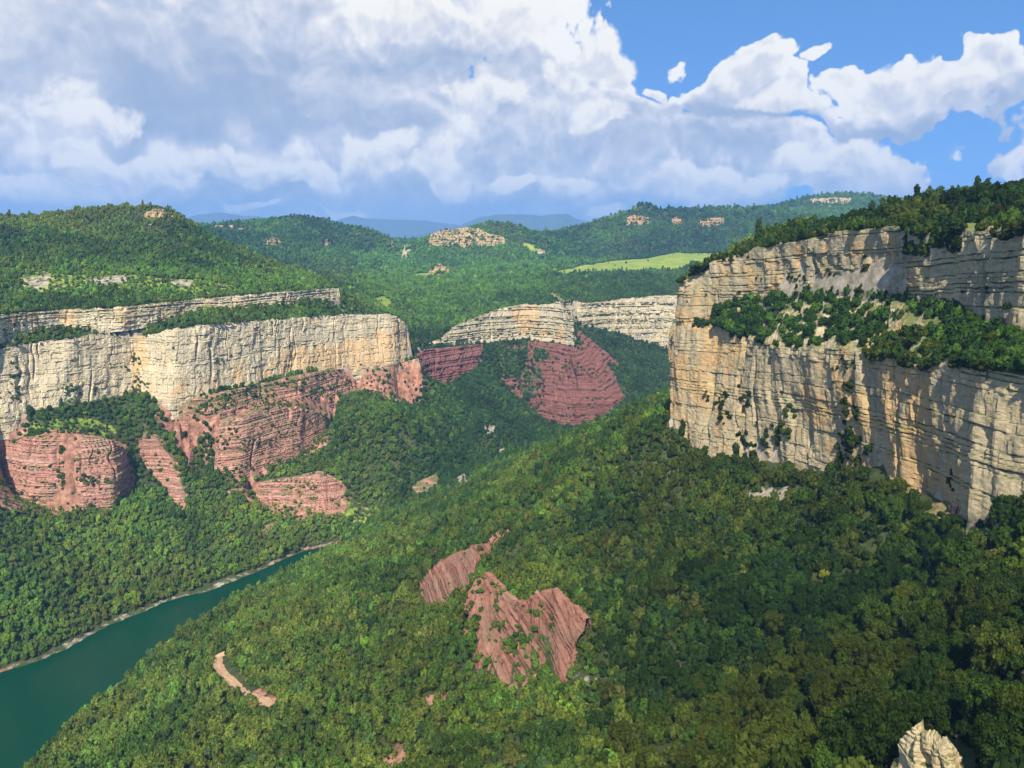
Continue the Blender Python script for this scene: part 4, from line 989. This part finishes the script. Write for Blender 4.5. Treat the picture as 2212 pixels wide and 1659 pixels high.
def scatter_nodes():
    g = bpy.data.node_groups.new('forest_scatter', 'GeometryNodeTree')
    g.interface.new_socket('Geometry', in_out='INPUT', socket_type='NodeSocketGeometry')
    g.interface.new_socket('Geometry', in_out='OUTPUT', socket_type='NodeSocketGeometry')
    n = g.nodes; l = g.links
    gi = n.new('NodeGroupInput'); go = n.new('NodeGroupOutput')
    ci = n.new('GeometryNodeCollectionInfo'); ci.inputs['Collection'].default_value = forest_protos
    ci.inputs['Separate Children'].default_value = True; ci.inputs['Reset Children'].default_value = True
    iop = n.new('GeometryNodeInstanceOnPoints'); iop.inputs['Pick Instance'].default_value = True
    def na(name, typ):
        a = n.new('GeometryNodeInputNamedAttribute'); a.data_type = typ; a.inputs['Name'].default_value = name
        return [o for o in a.outputs if o.enabled][0]
    l.new(gi.outputs[0], iop.inputs['Points']); l.new(ci.outputs[0], iop.inputs['Instance'])
    l.new(na('kind', 'INT'), iop.inputs['Instance Index'])
    l.new(na('turn', 'FLOAT_VECTOR'), iop.inputs['Rotation'])
    l.new(na('size', 'FLOAT_VECTOR'), iop.inputs['Scale'])
    l.new(iop.outputs[0], go.inputs[0])
    return g
SCATTER = scatter_nodes()

# where trees may stand
RC_H = 2.5
rkx0, rky0, rnx, rny = -1300.0, -100.0, 880, 880
rock_cells = np.full((rny, rnx), -1e9)
for q in ROCK_CELLS:
    i = np.floor((q[:, 0] - rkx0) / RC_H).astype(int); j = np.floor((q[:, 1] - rky0) / RC_H).astype(int)
    ok = (i >= 0) & (j >= 0) & (i < rnx) & (j < rny); np.maximum.at(rock_cells, (j[ok], i[ok]), q[ok, 2])
def is_rock(x, y, z):
    i = np.floor((x - rkx0) / RC_H).astype(int); j = np.floor((y - rky0) / RC_H).astype(int)
    ok = (i >= 0) & (j >= 0) & (i < rnx) & (j < rny)
    return ok & (rock_cells[np.clip(j, 0, rny - 1), np.clip(i, 0, rnx - 1)] > z + .3)
def project(x, y, z):
    fy = y * CP - (z - CAM_Z) * SP; uy = y * SP + (z - CAM_Z) * CP
    fy = np.where(fy < 1, 1, fy)
    return UC + FPX * x / fy, VC - FPX * uy / fy, fy
def jgrid(x0, x1, y0, y1, step):
    X, Y = np.meshgrid(np.arange(x0, x1, step), np.arange(y0, y1, step))
    X = X + (np.arange(Y.shape[0]) % 2)[:, None] * step * .5
    return (X + rng.uniform(-.42, .42, X.shape) * step).ravel(), (Y + rng.uniform(-.42, .42, Y.shape) * step).ravel()
TINTS = np.array([(.038, .082, .020), (.080, .155, .026), (.175, .285, .030), (.135, .165, .028), (.036, .092, .044), (.150, .142, .040), (.100, .205, .032)])
def pick_tints(x, y, z, u, v, n):
    """Mix of kinds by place, with the shade of some slopes put into the tint: holm oak, mixed green, fresh green, olive, blue-green, browned, leafy green."""
    w = np.tile(np.array([3., 3., .25, 2.2, 1.2, .4, 1.2]), (n, 1))
    u = u + 70 * fbm(x / 90, y / 90, oct=3, seed=211) + rng.normal(0, 45, n); v = v + 14 * fbm(x / 90, y / 90, oct=3, seed=213) + rng.normal(0, 9, n)
    lo = fbm(x / 60, y / 60, oct=3, seed=201); lo2 = fbm(x / 90, y / 90, oct=2, seed=203)
    w[:, 0] *= np.exp(2.0 * lo); w[:, 3] *= np.exp(-2.0 * lo); w[:, 6] *= np.exp(2.2 * lo2); w[:, 5] *= np.exp(-1.5 * lo2)
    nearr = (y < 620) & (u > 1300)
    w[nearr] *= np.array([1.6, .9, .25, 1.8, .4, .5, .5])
    nearl = (y < 720) & (u <= 1300) & (x > -440)
    w[nearl] *= np.array([.9, .8, .5, 2.0, .5, 1.6, .8])
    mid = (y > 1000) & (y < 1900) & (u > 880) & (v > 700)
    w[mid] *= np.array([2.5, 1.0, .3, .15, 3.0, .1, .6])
    left = (u < 800) & (v > 1050)
    w[left] *= np.array([.6, 1.2, 1.6, 1.6, .4, .8, 1.6])
    hl = (u < 760) & (v < 640) & (y > 950) & (y < 1700)
    w[hl] *= np.array([.9, 1.2, 1.2, 1.6, .5, 1.2, 1.2])
    w[hl & (v < 495)] *= np.array([.5, 1.0, .6, 3.0, .4, 2.5, .6]); w[hl & (v > 500) & (v < 568)] *= np.array([3.0, 1.0, .2, .7, 1.5, .8, .4]); w[hl & (v > 585)] *= np.array([.4, 1.2, 4.0, .8, .2, .4, 4.0])
    val = (y > 1500) & (u > 760) & (u < 1180) & (v < 720)
    w[val] *= np.array([.5, 1.2, 2.5, .4, .9, .2, 4.0])
    pl = (y > 1700) & (u >= 1000) & (v > 585) & (v < 720)
    w[pl] *= np.array([2.2, 1.0, .3, .6, 2.0, .2, .5])
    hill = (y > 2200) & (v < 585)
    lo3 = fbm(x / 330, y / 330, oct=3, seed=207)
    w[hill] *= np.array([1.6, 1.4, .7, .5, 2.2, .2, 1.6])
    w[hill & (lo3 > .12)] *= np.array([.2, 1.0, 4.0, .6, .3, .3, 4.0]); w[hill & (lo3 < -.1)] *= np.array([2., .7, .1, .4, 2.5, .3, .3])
    w[(y > 1900) & (v > 540) & (v < 640) & (u > 780) & (u < 1260)] *= np.array([.3, 1.0, 4.0, .4, .6, .2, 4.0])
    c = np.cumsum(w, 1); c /= c[:, -1:]
    k = (rng.random((n, 1)) > c).sum(1)
    t = TINTS[np.clip(k, 0, 6)]
    wm = w / w.sum(1, keepdims=True)
    mean = wm @ TINTS
    t = mean + (t - mean) * rng.uniform(.25, .8, (n, 1))
    t = t * rng.uniform(.78, 1.25, (n, 1))
    t[nearr] *= .52  # besides the darker oaks, shade on the near right slope put into the tint
    t[nearl] *= .86
    t *= (1 + .42 * fbm(x / 26, y / 26, oct=2, seed=209))[:, None]
    t[mid] *= .85  # shade over the middle gorge put into the tint
    t[left] *= 1.22
    t[hl] *= 1.15
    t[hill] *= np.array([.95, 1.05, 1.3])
    t[val] *= 1.2
    return np.clip(t, .008, 1)
tracks_xy = tk[:, :2]
def trees_on(x0, x1, y0, y1, step, rmin, rmax, clear=.10):
    x, y = jgrid(x0, x1, y0, y1, step)
    z = height(x, y)
    u, v, f = project(x, y, z)
    ok = (u > -230) & (u < 2440) & (v > 330) & (v < 1850) & (f > 40)
    e = 2.5
    sl = np.hypot(height(x + e, y) - height(x - e, y), height(x, y + e) - height(x, y - e)) / (2 * e)
    ok &= (sl < (2.4 if y0 < 700 else 3.6))
    ok &= ~((z < 2.2) & (y < 1000) & (x < 0))
    ok &= ~is_rock(x, y, z)
    w = ground_weights(x, y)
    ok &= ~((w[:, 1] > .9) & (rng.random(len(x)) < .985)) & ~((w[:, 2] > .5) & (rng.random(len(x)) < .85)) & ~((w[:, 1] > .4) & (rng.random(len(x)) < .45)) & ~((w[:, 0] > .5) & (rng.random(len(x)) < .40))
    if y0 < 700:
        ok &= ~((u > 1900) & (u < 2110) & (v > 1630) & (v < 1840)) & ~((f < 105) & (v > 1640))
        dtr = np.full(len(x), 1e9)
        for p in tracks_xy[::3]: dtr = np.minimum(dtr, np.hypot(x - p[0], y - p[1]))
        ok &= dtr > 6.5
    grow = 1 + .30 * np.clip((u - 1450) / 550, 0, 1) * np.clip((v - 930) / 250, 0, 1) * (y < 700)   # taller wood under the cliff
    ok &= rng.random(len(x)) < 1 / grow ** 1.5
    x, y, z, u, v, w, grow = x[ok], y[ok], z[ok], u[ok], v[ok], w[ok], grow[ok]
    n = len(x)
    r = rmin + (rmax - rmin) * rng.random(n) ** 1.7
    r *= 1 + .35 * fbm(x / 38, y / 38, oct=2, seed=305) + (rng.random(n) < .05) * .30
    r *= np.where((w[:, 0] > .5) | (w[:, 1] > .4) | (w[:, 2] > .5), .6, 1.0)
    r *= np.where((fbm(x / 22, y / 22, oct=2, seed=301) > .60 - clear) & (rng.random(n) < .8), .48, 1.0)
    r *= grow
    hgt = r * rng.uniform(1.0, 1.7, n)
    kind = rng.integers(0, 8, n); cn = rng.random(n) < .05; kind[cn] = rng.integers(8, N_KIND, cn.sum())
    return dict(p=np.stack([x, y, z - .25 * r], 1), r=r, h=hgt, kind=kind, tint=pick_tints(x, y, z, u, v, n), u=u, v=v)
def join(ds): return {k: np.concatenate([d[k] for d in ds]) for k in ds[0]}
def sel(d, m): return {k: v[m] for k, v in d.items()}
def forest(name, d, label):
    n = len(d['r'])
    me = bpy.data.meshes.new(name)
    me.vertices.add(n); me.vertices.foreach_set('co', d['p'].astype(np.float32).ravel())
    a = me.attributes.new('kind', 'INT', 'POINT'); a.data.foreach_set('value', d['kind'].astype(np.int32))
    tn = np.stack([rng.normal(0, .08, n), rng.normal(0, .08, n), rng.uniform(0, 6.283, n)], 1).astype(np.float32)
    a = me.attributes.new('turn', 'FLOAT_VECTOR', 'POINT'); a.data.foreach_set('vector', tn.ravel())
    s = np.stack([d['r'] * rng.uniform(.85, 1.15, n), d['r'] * rng.uniform(.85, 1.15, n), d['h']], 1).astype(np.float32)
    a = me.attributes.new('size', 'FLOAT_VECTOR', 'POINT'); a.data.foreach_set('vector', s.ravel())
    a = me.attributes.new('tint', 'FLOAT_COLOR', 'POINT'); a.data.foreach_set('color', np.concatenate([d['tint'], np.ones((n, 1))], 1).astype(np.float32).ravel())
    o = bpy.data.objects.new(name, me); col.objects.link(o)
    mod = o.modifiers.new('scatter', 'NODES'); mod.node_group = SCATTER
    print(name, n)
    return tag(o, label, 'forest', kind='stuff')
T_near = trees_on(-720, 420, 60, 760, 5.3, 2.7, 5.2)
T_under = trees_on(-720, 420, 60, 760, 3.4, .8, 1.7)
T_under['tint'] = T_under['tint'] * .6  # dims the shrubs: shade in the gaps between crowns put into their colour
T_left = trees_on(-900, 500, 760, 1300, 4.7, 2.6, 5.4)
T_mid = trees_on(-1250, 1000, 1300, 2090, 5.8, 2.8, 5.2)
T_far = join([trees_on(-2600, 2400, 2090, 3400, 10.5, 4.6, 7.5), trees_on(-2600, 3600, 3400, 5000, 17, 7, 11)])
# shrubs that grow on the rock faces
def wall_shrubs():
    P, S = [], []
    for name, p, n in WALL_POINTS:
        up = n[:, 2]
        base = .0010 if 'limestone' in name else .0065 if 'outcrop' not in name else .0012
        if name in ('crag',): base = .03
        m = rng.random(len(p)) < base * np.clip((up - .25) * 3, 0, 1.6) * (.6 + 5.0 * fbm(p[:, 0] / 34, p[:, 1] / 34, p[:, 2] / 14, oct=2, seed=401)).clip(.04)
        P.append(p[m]); S.append(np.where(p[m][:, 1] > 2000, rng.uniform(3, 7, m.sum()), .9 + 2.6 * rng.random(m.sum()) ** 1.8))
    P = np.concatenate(P); r = np.concatenate(S); n = len(r)
    u, v, _ = project(P[:, 0], P[:, 1], P[:, 2])
    return dict(p=P - np.array([0, 0, .25]) * r[:, None], r=r, h=r * rng.uniform(.7, 1.1, n), kind=rng.integers(0, 8, n), tint=pick_tints(P[:, 0], P[:, 1], P[:, 2], u, v, n), u=u, v=v)
T_wall = wall_shrubs()
# bushes that fill gullies and ledges: (u, v, half-width, half-height, how many, radius)
CLUMPS = ((1105, 790, 50, 60, 130, 3.8), (1150, 850, 34, 50, 70, 3.6), (1120, 755, 40, 20, 40, 3.4), (1320, 800, 16, 20, 10, 2.6), (1985, 755, 70, 40, 70, 3.8), (1905, 745, 60, 35, 40, 3.6), (1700, 722, 120, 26, 60, 3.2), (2120, 770, 80, 30, 40, 4.0), (2010, 522, 75, 34, 60, 3.4), (1505, 565, 28, 26, 34, 2.8), (2180, 500, 40, 20, 16, 2.8), (1835, 905, 20, 80, 34, 3.0), (1845, 985, 40, 40, 22, 3.4), (1560, 885, 18, 40, 14, 2.6), (1608, 862, 12, 24, 8, 2.2), (1710, 890, 14, 18, 8, 2.2), (1530, 858, 10, 16, 5, 1.8), (1720, 608, 22, 14, 12, 1.8),
          (1790, 588, 30, 12, 9, 1.7), (1868, 600, 10, 45, 14, 1.8), (2140, 628, 12, 12, 5, 1.6), (1640, 600, 9, 9, 3, 1.3), (1580, 556, 40, 10, 12, 2.0), (1820, 790, 30, 16, 12, 2.0), (1650, 940, 60, 30, 30, 3.0), (1960, 700, 20, 10, 5, 1.5),
          (2060, 1040, 10, 20, 5, 1.8), (155, 848, 24, 20, 16, 2.6), (210, 850, 14, 14, 6, 2.2), (295, 790, 9, 50, 16, 2.4), (300, 840, 25, 20, 20, 2.6), (270, 800, 12, 10, 4, 2.0), (28, 830, 16, 45, 16, 2.6), (205, 1040, 45, 9, 22, 2.4), (140, 1015, 14, 70, 46, 2.6), (440, 930, 14, 60, 26, 2.6),
          (400, 960, 12, 40, 14, 2.6), (470, 870, 36, 20, 44, 2.6), (560, 850, 44, 14, 44, 2.4), (640, 830, 60, 12, 50, 2.4), (700, 850, 40, 16, 40, 2.4), (610, 935, 14, 12, 6, 2.0), (480, 960, 14, 14, 7, 2.4), (1240, 800, 20, 20, 18, 3.4), (1200, 780, 30, 25, 26, 3.2), (1160, 765, 30, 15, 24, 3.4),
          (1290, 860, 40, 6, 10, 2.6), (1110, 1390, 24, 26, 14, 2.6), (1070, 1300, 12, 10, 5, 1.8), (1190, 1350, 10, 20, 6, 1.8), (985, 1285, 16, 12, 7, 2.0), (840, 800, 30, 12, 12, 2.2), (760, 830, 30, 10, 12, 2.0))
wp = np.concatenate([q[1] for q in WALL_POINTS]); wu, wv, wf = project(wp[:, 0], wp[:, 1], wp[:, 2])
picks = []; prad = []
for (u0, v0, ru, rv, cnt, rr) in CLUMPS:
    m = np.nonzero(((wu - u0) / ru) ** 2 + ((wv - v0) / rv) ** 2 < 1)[0]
    if len(m) == 0: continue
    m = m[wf[m] < np.percentile(wf[m], 10) + 45]
    picks.append(rng.choice(m, cnt)); prad.append(rr * rng.uniform(.55, 1.25, cnt))
P_ = wp[np.concatenate(picks)]; r_c = np.concatenate(prad); nC = len(r_c); u_, v_, _f = project(P_[:, 0], P_[:, 1], P_[:, 2])
T_clump = dict(p=P_ - np.array([0, 0, .45]) * r_c[:, None], r=r_c, h=r_c * rng.uniform(.9, 1.3, nC), kind=rng.integers(0, 8, nC), tint=pick_tints(P_[:, 0], P_[:, 1], P_[:, 2], u_, v_, nC) * .85, u=u_, v=v_)
# trees on the ledge and along the rims
def darker(d):
    d['tint'] = TINTS[np.where(rng.random(len(d['r'])) < .7, 0, 1)] * rng.uniform(.6, 1.1, (len(d['r']), 1)); return d
def along(line_a, line_b, n, r0, r1, seed):
    A = resample(line_a, n=n); B = resample(line_b, n=n); f = rng.random((n, 1))
    P = A * (1 - f) + B * f + rng.normal(0, .8, (n, 3)) * np.array([1, 1, 0])
    r = r0 + (r1 - r0) * rng.random(n) ** 1.4
    u, v, _ = project(P[:, 0], P[:, 1], P[:, 2])
    return dict(p=P - np.array([0, 0, .2]) * r[:, None], r=r, h=r * rng.uniform(1.0, 1.5, n), kind=rng.integers(0, 8, n), tint=pick_tints(P[:, 0], P[:, 1], P[:, 2], u, v, n), u=u, v=v)
T_ledge = darker(join([along(RC_LEDGE[5:], RC_LEDGE_B[5:], 260, 2.0, 4.2, 5), along(RC_LEDGE[6:], RC_LEDGE_B[6:], 900, 2.8, 5.2, 1), along(RC_LEDGE[6:], RC_LEDGE_B[6:], 200, 1.5, 3.0, 2), along(RC_LEDGE_B[6:], RC_LEDGE_B[6:], 220, 3.6, 5.6, 3)]))
def rim(line, side, n, r0, r1, b0=1.0, b1=9.0):
    L = shift(resample(line, n=n), 0, side); d = rng.uniform(b0, b1, n)
    t = np.gradient(L[:, :2], axis=0); t /= np.linalg.norm(t, axis=1)[:, None]; nr = np.stack([-t[:, 1], t[:, 0]], 1)
    m = np.sign(np.sum((np.array(side)[None] - L[:, :2]).mean(0) * nr.mean(0)))
    L[:, :2] -= nr * m * d[:, None]; L[:, 2] += .3
    r = r0 + (r1 - r0) * rng.random(n) ** 1.6
    u, v, _ = project(L[:, 0], L[:, 1], L[:, 2])
    return dict(p=L - np.array([0, 0, .2]) * r[:, None], r=r, h=r * rng.uniform(.9, 1.3, n), kind=rng.integers(0, 8, n), tint=pick_tints(L[:, 0], L[:, 1], L[:, 2], u, v, n), u=u, v=v)
T_rim = join([rim(RC_RIM[3:], (0, 450), 330, 1.8, 5.0, -.5, 14), rim(LC_RIM, (-200, 800), 420, 1.5, 3.6, 2, 12), rim(LU_RIM, (-200, 800), 300, 1.6, 4.0, 2, 10), rim(BU_RIM, (100, 1300), 150, 1.6, 3.6, 3, 12), rim(BC_RIM, (300, 1500), 100, 2, 4, 3, 12)])

# ----------------------------------------------------------------- the 300 trees that show largest stand on their own
cand = join([T_near, T_ledge, T_rim, T_clump])
uu, vv, ff_ = project(cand['p'][:, 0], cand['p'][:, 1], cand['p'][:, 2] + cand['r'])
app = cand['r'] / ff_ * ((uu > 0) & (uu < 2212) & (vv > 0) & (vv < 1680))
order = np.argsort(-app)[:300]
own = np.zeros(len(uu), bool); own[order] = True
O = sel(cand, own); rest = sel(cand, ~own)
near_crowns = []
for k in range(8):
    me, C = crown_mesh('crown', 500 + k, 38, 6500, .036, .95, True, M_LEAF_NEAR, spread=.80, fine=.66)
    near_crowns.append((me, C))
def limb_mesh(name, C, seed):
    """Trunk with limbs reaching into the lobes of the crown, as one tapered mesh."""
    r = np.random.default_rng(seed); V = []; F = []
    def tube(a, b, ra, rb, n=6):
        a = np.array(a, float); b = np.array(b, float); d = b - a; d /= np.linalg.norm(d)
        s = np.cross(d, (.3, .9, .2)); s /= np.linalg.norm(s); t = np.cross(d, s)
        mid = (a + b) / 2 + r.normal(0, .03, 3)
        k0 = sum(len(v) for v in V)
        for p, rr in ((a, ra), (mid, (ra + rb) / 2), (b, rb)):
            ang = np.arange(n) / n * 2 * math.pi
            V.append(p + rr * (np.cos(ang)[:, None] * s + np.sin(ang)[:, None] * t))
        for j in range(2):
            for i in range(n):
                i2 = (i + 1) % n; F.append((k0 + j * n + i, k0 + j * n + i2, k0 + (j + 1) * n + i2, k0 + (j + 1) * n + i))
    tube((0, 0, -.5), (0.02, 0, .45), .085, .06)
    for c in C[r.permutation(len(C))[:7]]: tube((0.02, 0, .38), c, .045, .012, 5)
    me = bpy.data.meshes.new(name)
    me.from_pydata([tuple(p) for p in np.concatenate(V)], [], F); me.update(); me.materials.append(M_BARK)
    return me
near_trunks = [limb_mesh('trunk', C, 600 + k) for k, (_, C) in enumerate(near_crowns)]
HUE = (('dark green', 0), ('mid green', 1), ('fresh green', 2), ('olive green', 3), ('blue-green', 4), ('brownish', 5), ('leafy green', 6))
def place_word(u, v, p):
    if v < 560: return 'on the cliff rim', (1450, 2212, 380, 560)
    if 1500 < u and 600 < v < 850: return 'on the cliff ledge', (1500, 2212, 620, 830)
    if u > 1850 and v > 1480: return 'by the pale spike', (1850, 2212, 1480, 1659)
    if u > 1850: return 'under the tall cliff', (1850, 2212, 1050, 1480)
    if u > 1400: return 'right of the red outcrop', (1400, 1850, 1000, 1659)
    return 'below the red outcrop', (900, 1400, 1450, 1659)
named = {}
SIDE = ('far left', 'left', 'centre', 'right', 'far right'); ROW = ('top', 'upper', 'middle', 'lower', 'bottom')
for i in range(len(O['r'])):
    p = O['p'][i]; r_ = float(O['r'][i]); h_ = float(O['h'][i]); t_ = O['tint'][i]
    root = empty('oak_tree', (float(p[0]), float(p[1]), float(p[2])))
    k = i % 8
    root.rotation_euler = (0, 0, float(rng.uniform(0, 6.28)))
    root.scale = (r_, r_, h_)
    hue = HUE[int(np.argmin(np.linalg.norm(TINTS / TINTS.sum(1, keepdims=True) * .6 + TINTS - (t_ / t_.sum() * .6 + t_), axis=1)))][0]
    big = 'large' if r_ > 3.6 else 'small' if r_ < 2.8 else 'mid-sized'
    pw, (a0, a1, b0, b1) = place_word(O['u'][i], O['v'][i], p)
    sd = SIDE[int(np.clip((O['u'][i] - a0) / (a1 - a0) * 5, 0, 4))]; rw = ROW[int(np.clip((O['v'][i] - b0) / (b1 - b0) * 5, 0, 4))]
    lb = '%s %s oak %s, %s %s' % (big, hue, pw, rw, sd)
    named.setdefault(lb, []).append((float(O['u'][i]), root))
    tag(root, lb, 'tree', 'oaks %s' % pw)
    for nm, me in (('crown', near_crowns[k][0]), ('trunk', near_trunks[k])):
        c = bpy.data.objects.new(nm, me); col.objects.link(c); c.parent = root
        c.color = (float(t_[0]), float(t_[1]), float(t_[2]), 1.0)
ORD = ('first', 'second', 'third', 'fourth', 'fifth', 'sixth', 'seventh', 'eighth', 'ninth', 'tenth', 'eleventh', 'twelfth', 'thirteenth', 'fourteenth', 'fifteenth', 'sixteenth', 'seventeenth', 'eighteenth', 'nineteenth', 'twentieth')
for lb, rs in named.items():
    if len(rs) > 1:
        for q, (_, ob) in enumerate(sorted(rs, key=lambda a: a[0])): ob['label'] = '%s, %s from left' % (lb, ORD[min(q, 19)])
# single trees that stand out from the wood around them
for (u, v, r0, tnt, nm, lab) in ((285, 1302, 9, (.20, .34, .035), 'bright_tree', 'bright green riverside tree leaning over the far bank'), (440, 1244, 7, (.22, .36, .035), 'bright_tree', 'bright lime tree on the far bank, left of a pair'),
                                 (505, 1236, 8, (.21, .35, .035), 'bright_tree', 'bright lime tree on the far bank, right of a pair'), (20, 1395, 9, (.19, .30, .035), 'bright_tree', 'bright green tree at the left edge above the river'),
                                 (790, 1398, 5.5, (.22, .40, .04), 'bright_tree', 'vivid green tree left of the large red outcrop'), (1322, 1650, 4.5, (.17, .32, .05), 'bright_tree', 'vivid green bush at the bottom edge, right of centre'),
                                 (1420, 1535, 3.2, (.26, .34, .03), 'yellow_bush', 'small yellow-green bush on the near slope'), (1780, 1250, 3.4, (.24, .26, .03), 'yellow_bush', 'yellowish bush under the tall cliff'),
                                 (2155, 1215, 4.0, (.30, .17, .10), 'dry_tree', 'browned dead treetop near the right edge'), (1185, 1215, 4.5, (.20, .22, .035), 'yellow_bush', 'yellow-olive tree above the large red outcrop')):
    x, y, z = hit(u, v); k = int(u) % 8
    root = empty(nm, (x, y, z - .2 * r0)); root.scale = (r0 * .8, r0 * .8, r0); root.rotation_euler = (0, 0, u * .7)
    tag(root, lab, 'bush' if 'bush' in nm else 'tree')
    for pn, me in (('crown', near_crowns[k][0]), ('trunk', near_trunks[k])):
        c = bpy.data.objects.new(pn, me); col.objects.link(c); c.parent = root; c.color = tnt + (1.0,)
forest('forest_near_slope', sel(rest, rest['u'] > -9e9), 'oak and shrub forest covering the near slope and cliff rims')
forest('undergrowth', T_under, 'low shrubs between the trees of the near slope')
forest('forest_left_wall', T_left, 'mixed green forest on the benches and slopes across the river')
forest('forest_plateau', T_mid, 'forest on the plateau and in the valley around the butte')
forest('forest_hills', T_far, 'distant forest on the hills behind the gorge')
forest('cliff_shrubs', T_wall, 'scattered shrubs rooted in cracks and ledges of the rock faces')

# ----------------------------------------------------------------- haze
hz = mesh_obj('haze', [(x, y, z) for z in (-30, 1250) for y in (-1500, 26500) for x in (-26000, 26000)],
              [(0, 1, 3, 2), (4, 5, 7, 6), (0, 1, 5, 4), (2, 3, 7, 6), (0, 2, 6, 4), (1, 3, 7, 5)], None, smooth=False)
hm = bpy.data.materials.new('haze'); hm.use_nodes = True
H = NT(hm.node_tree); H.n.clear()
ho = H.n.new('ShaderNodeOutputMaterial'); hv = H.n.new('ShaderNodeVolumePrincipled')
H.l.new(hv.outputs[0], ho.inputs['Volume'])
hv.inputs['Color'].default_value = (.28, .56, 1.0, 1)
hv.inputs['Density'].default_value = 6.8e-5
hv.inputs['Anisotropy'].default_value = 0.0
hz.data.materials.append(hm)
tag(hz, 'pale blue haze filling the valley air', kind='stuff')
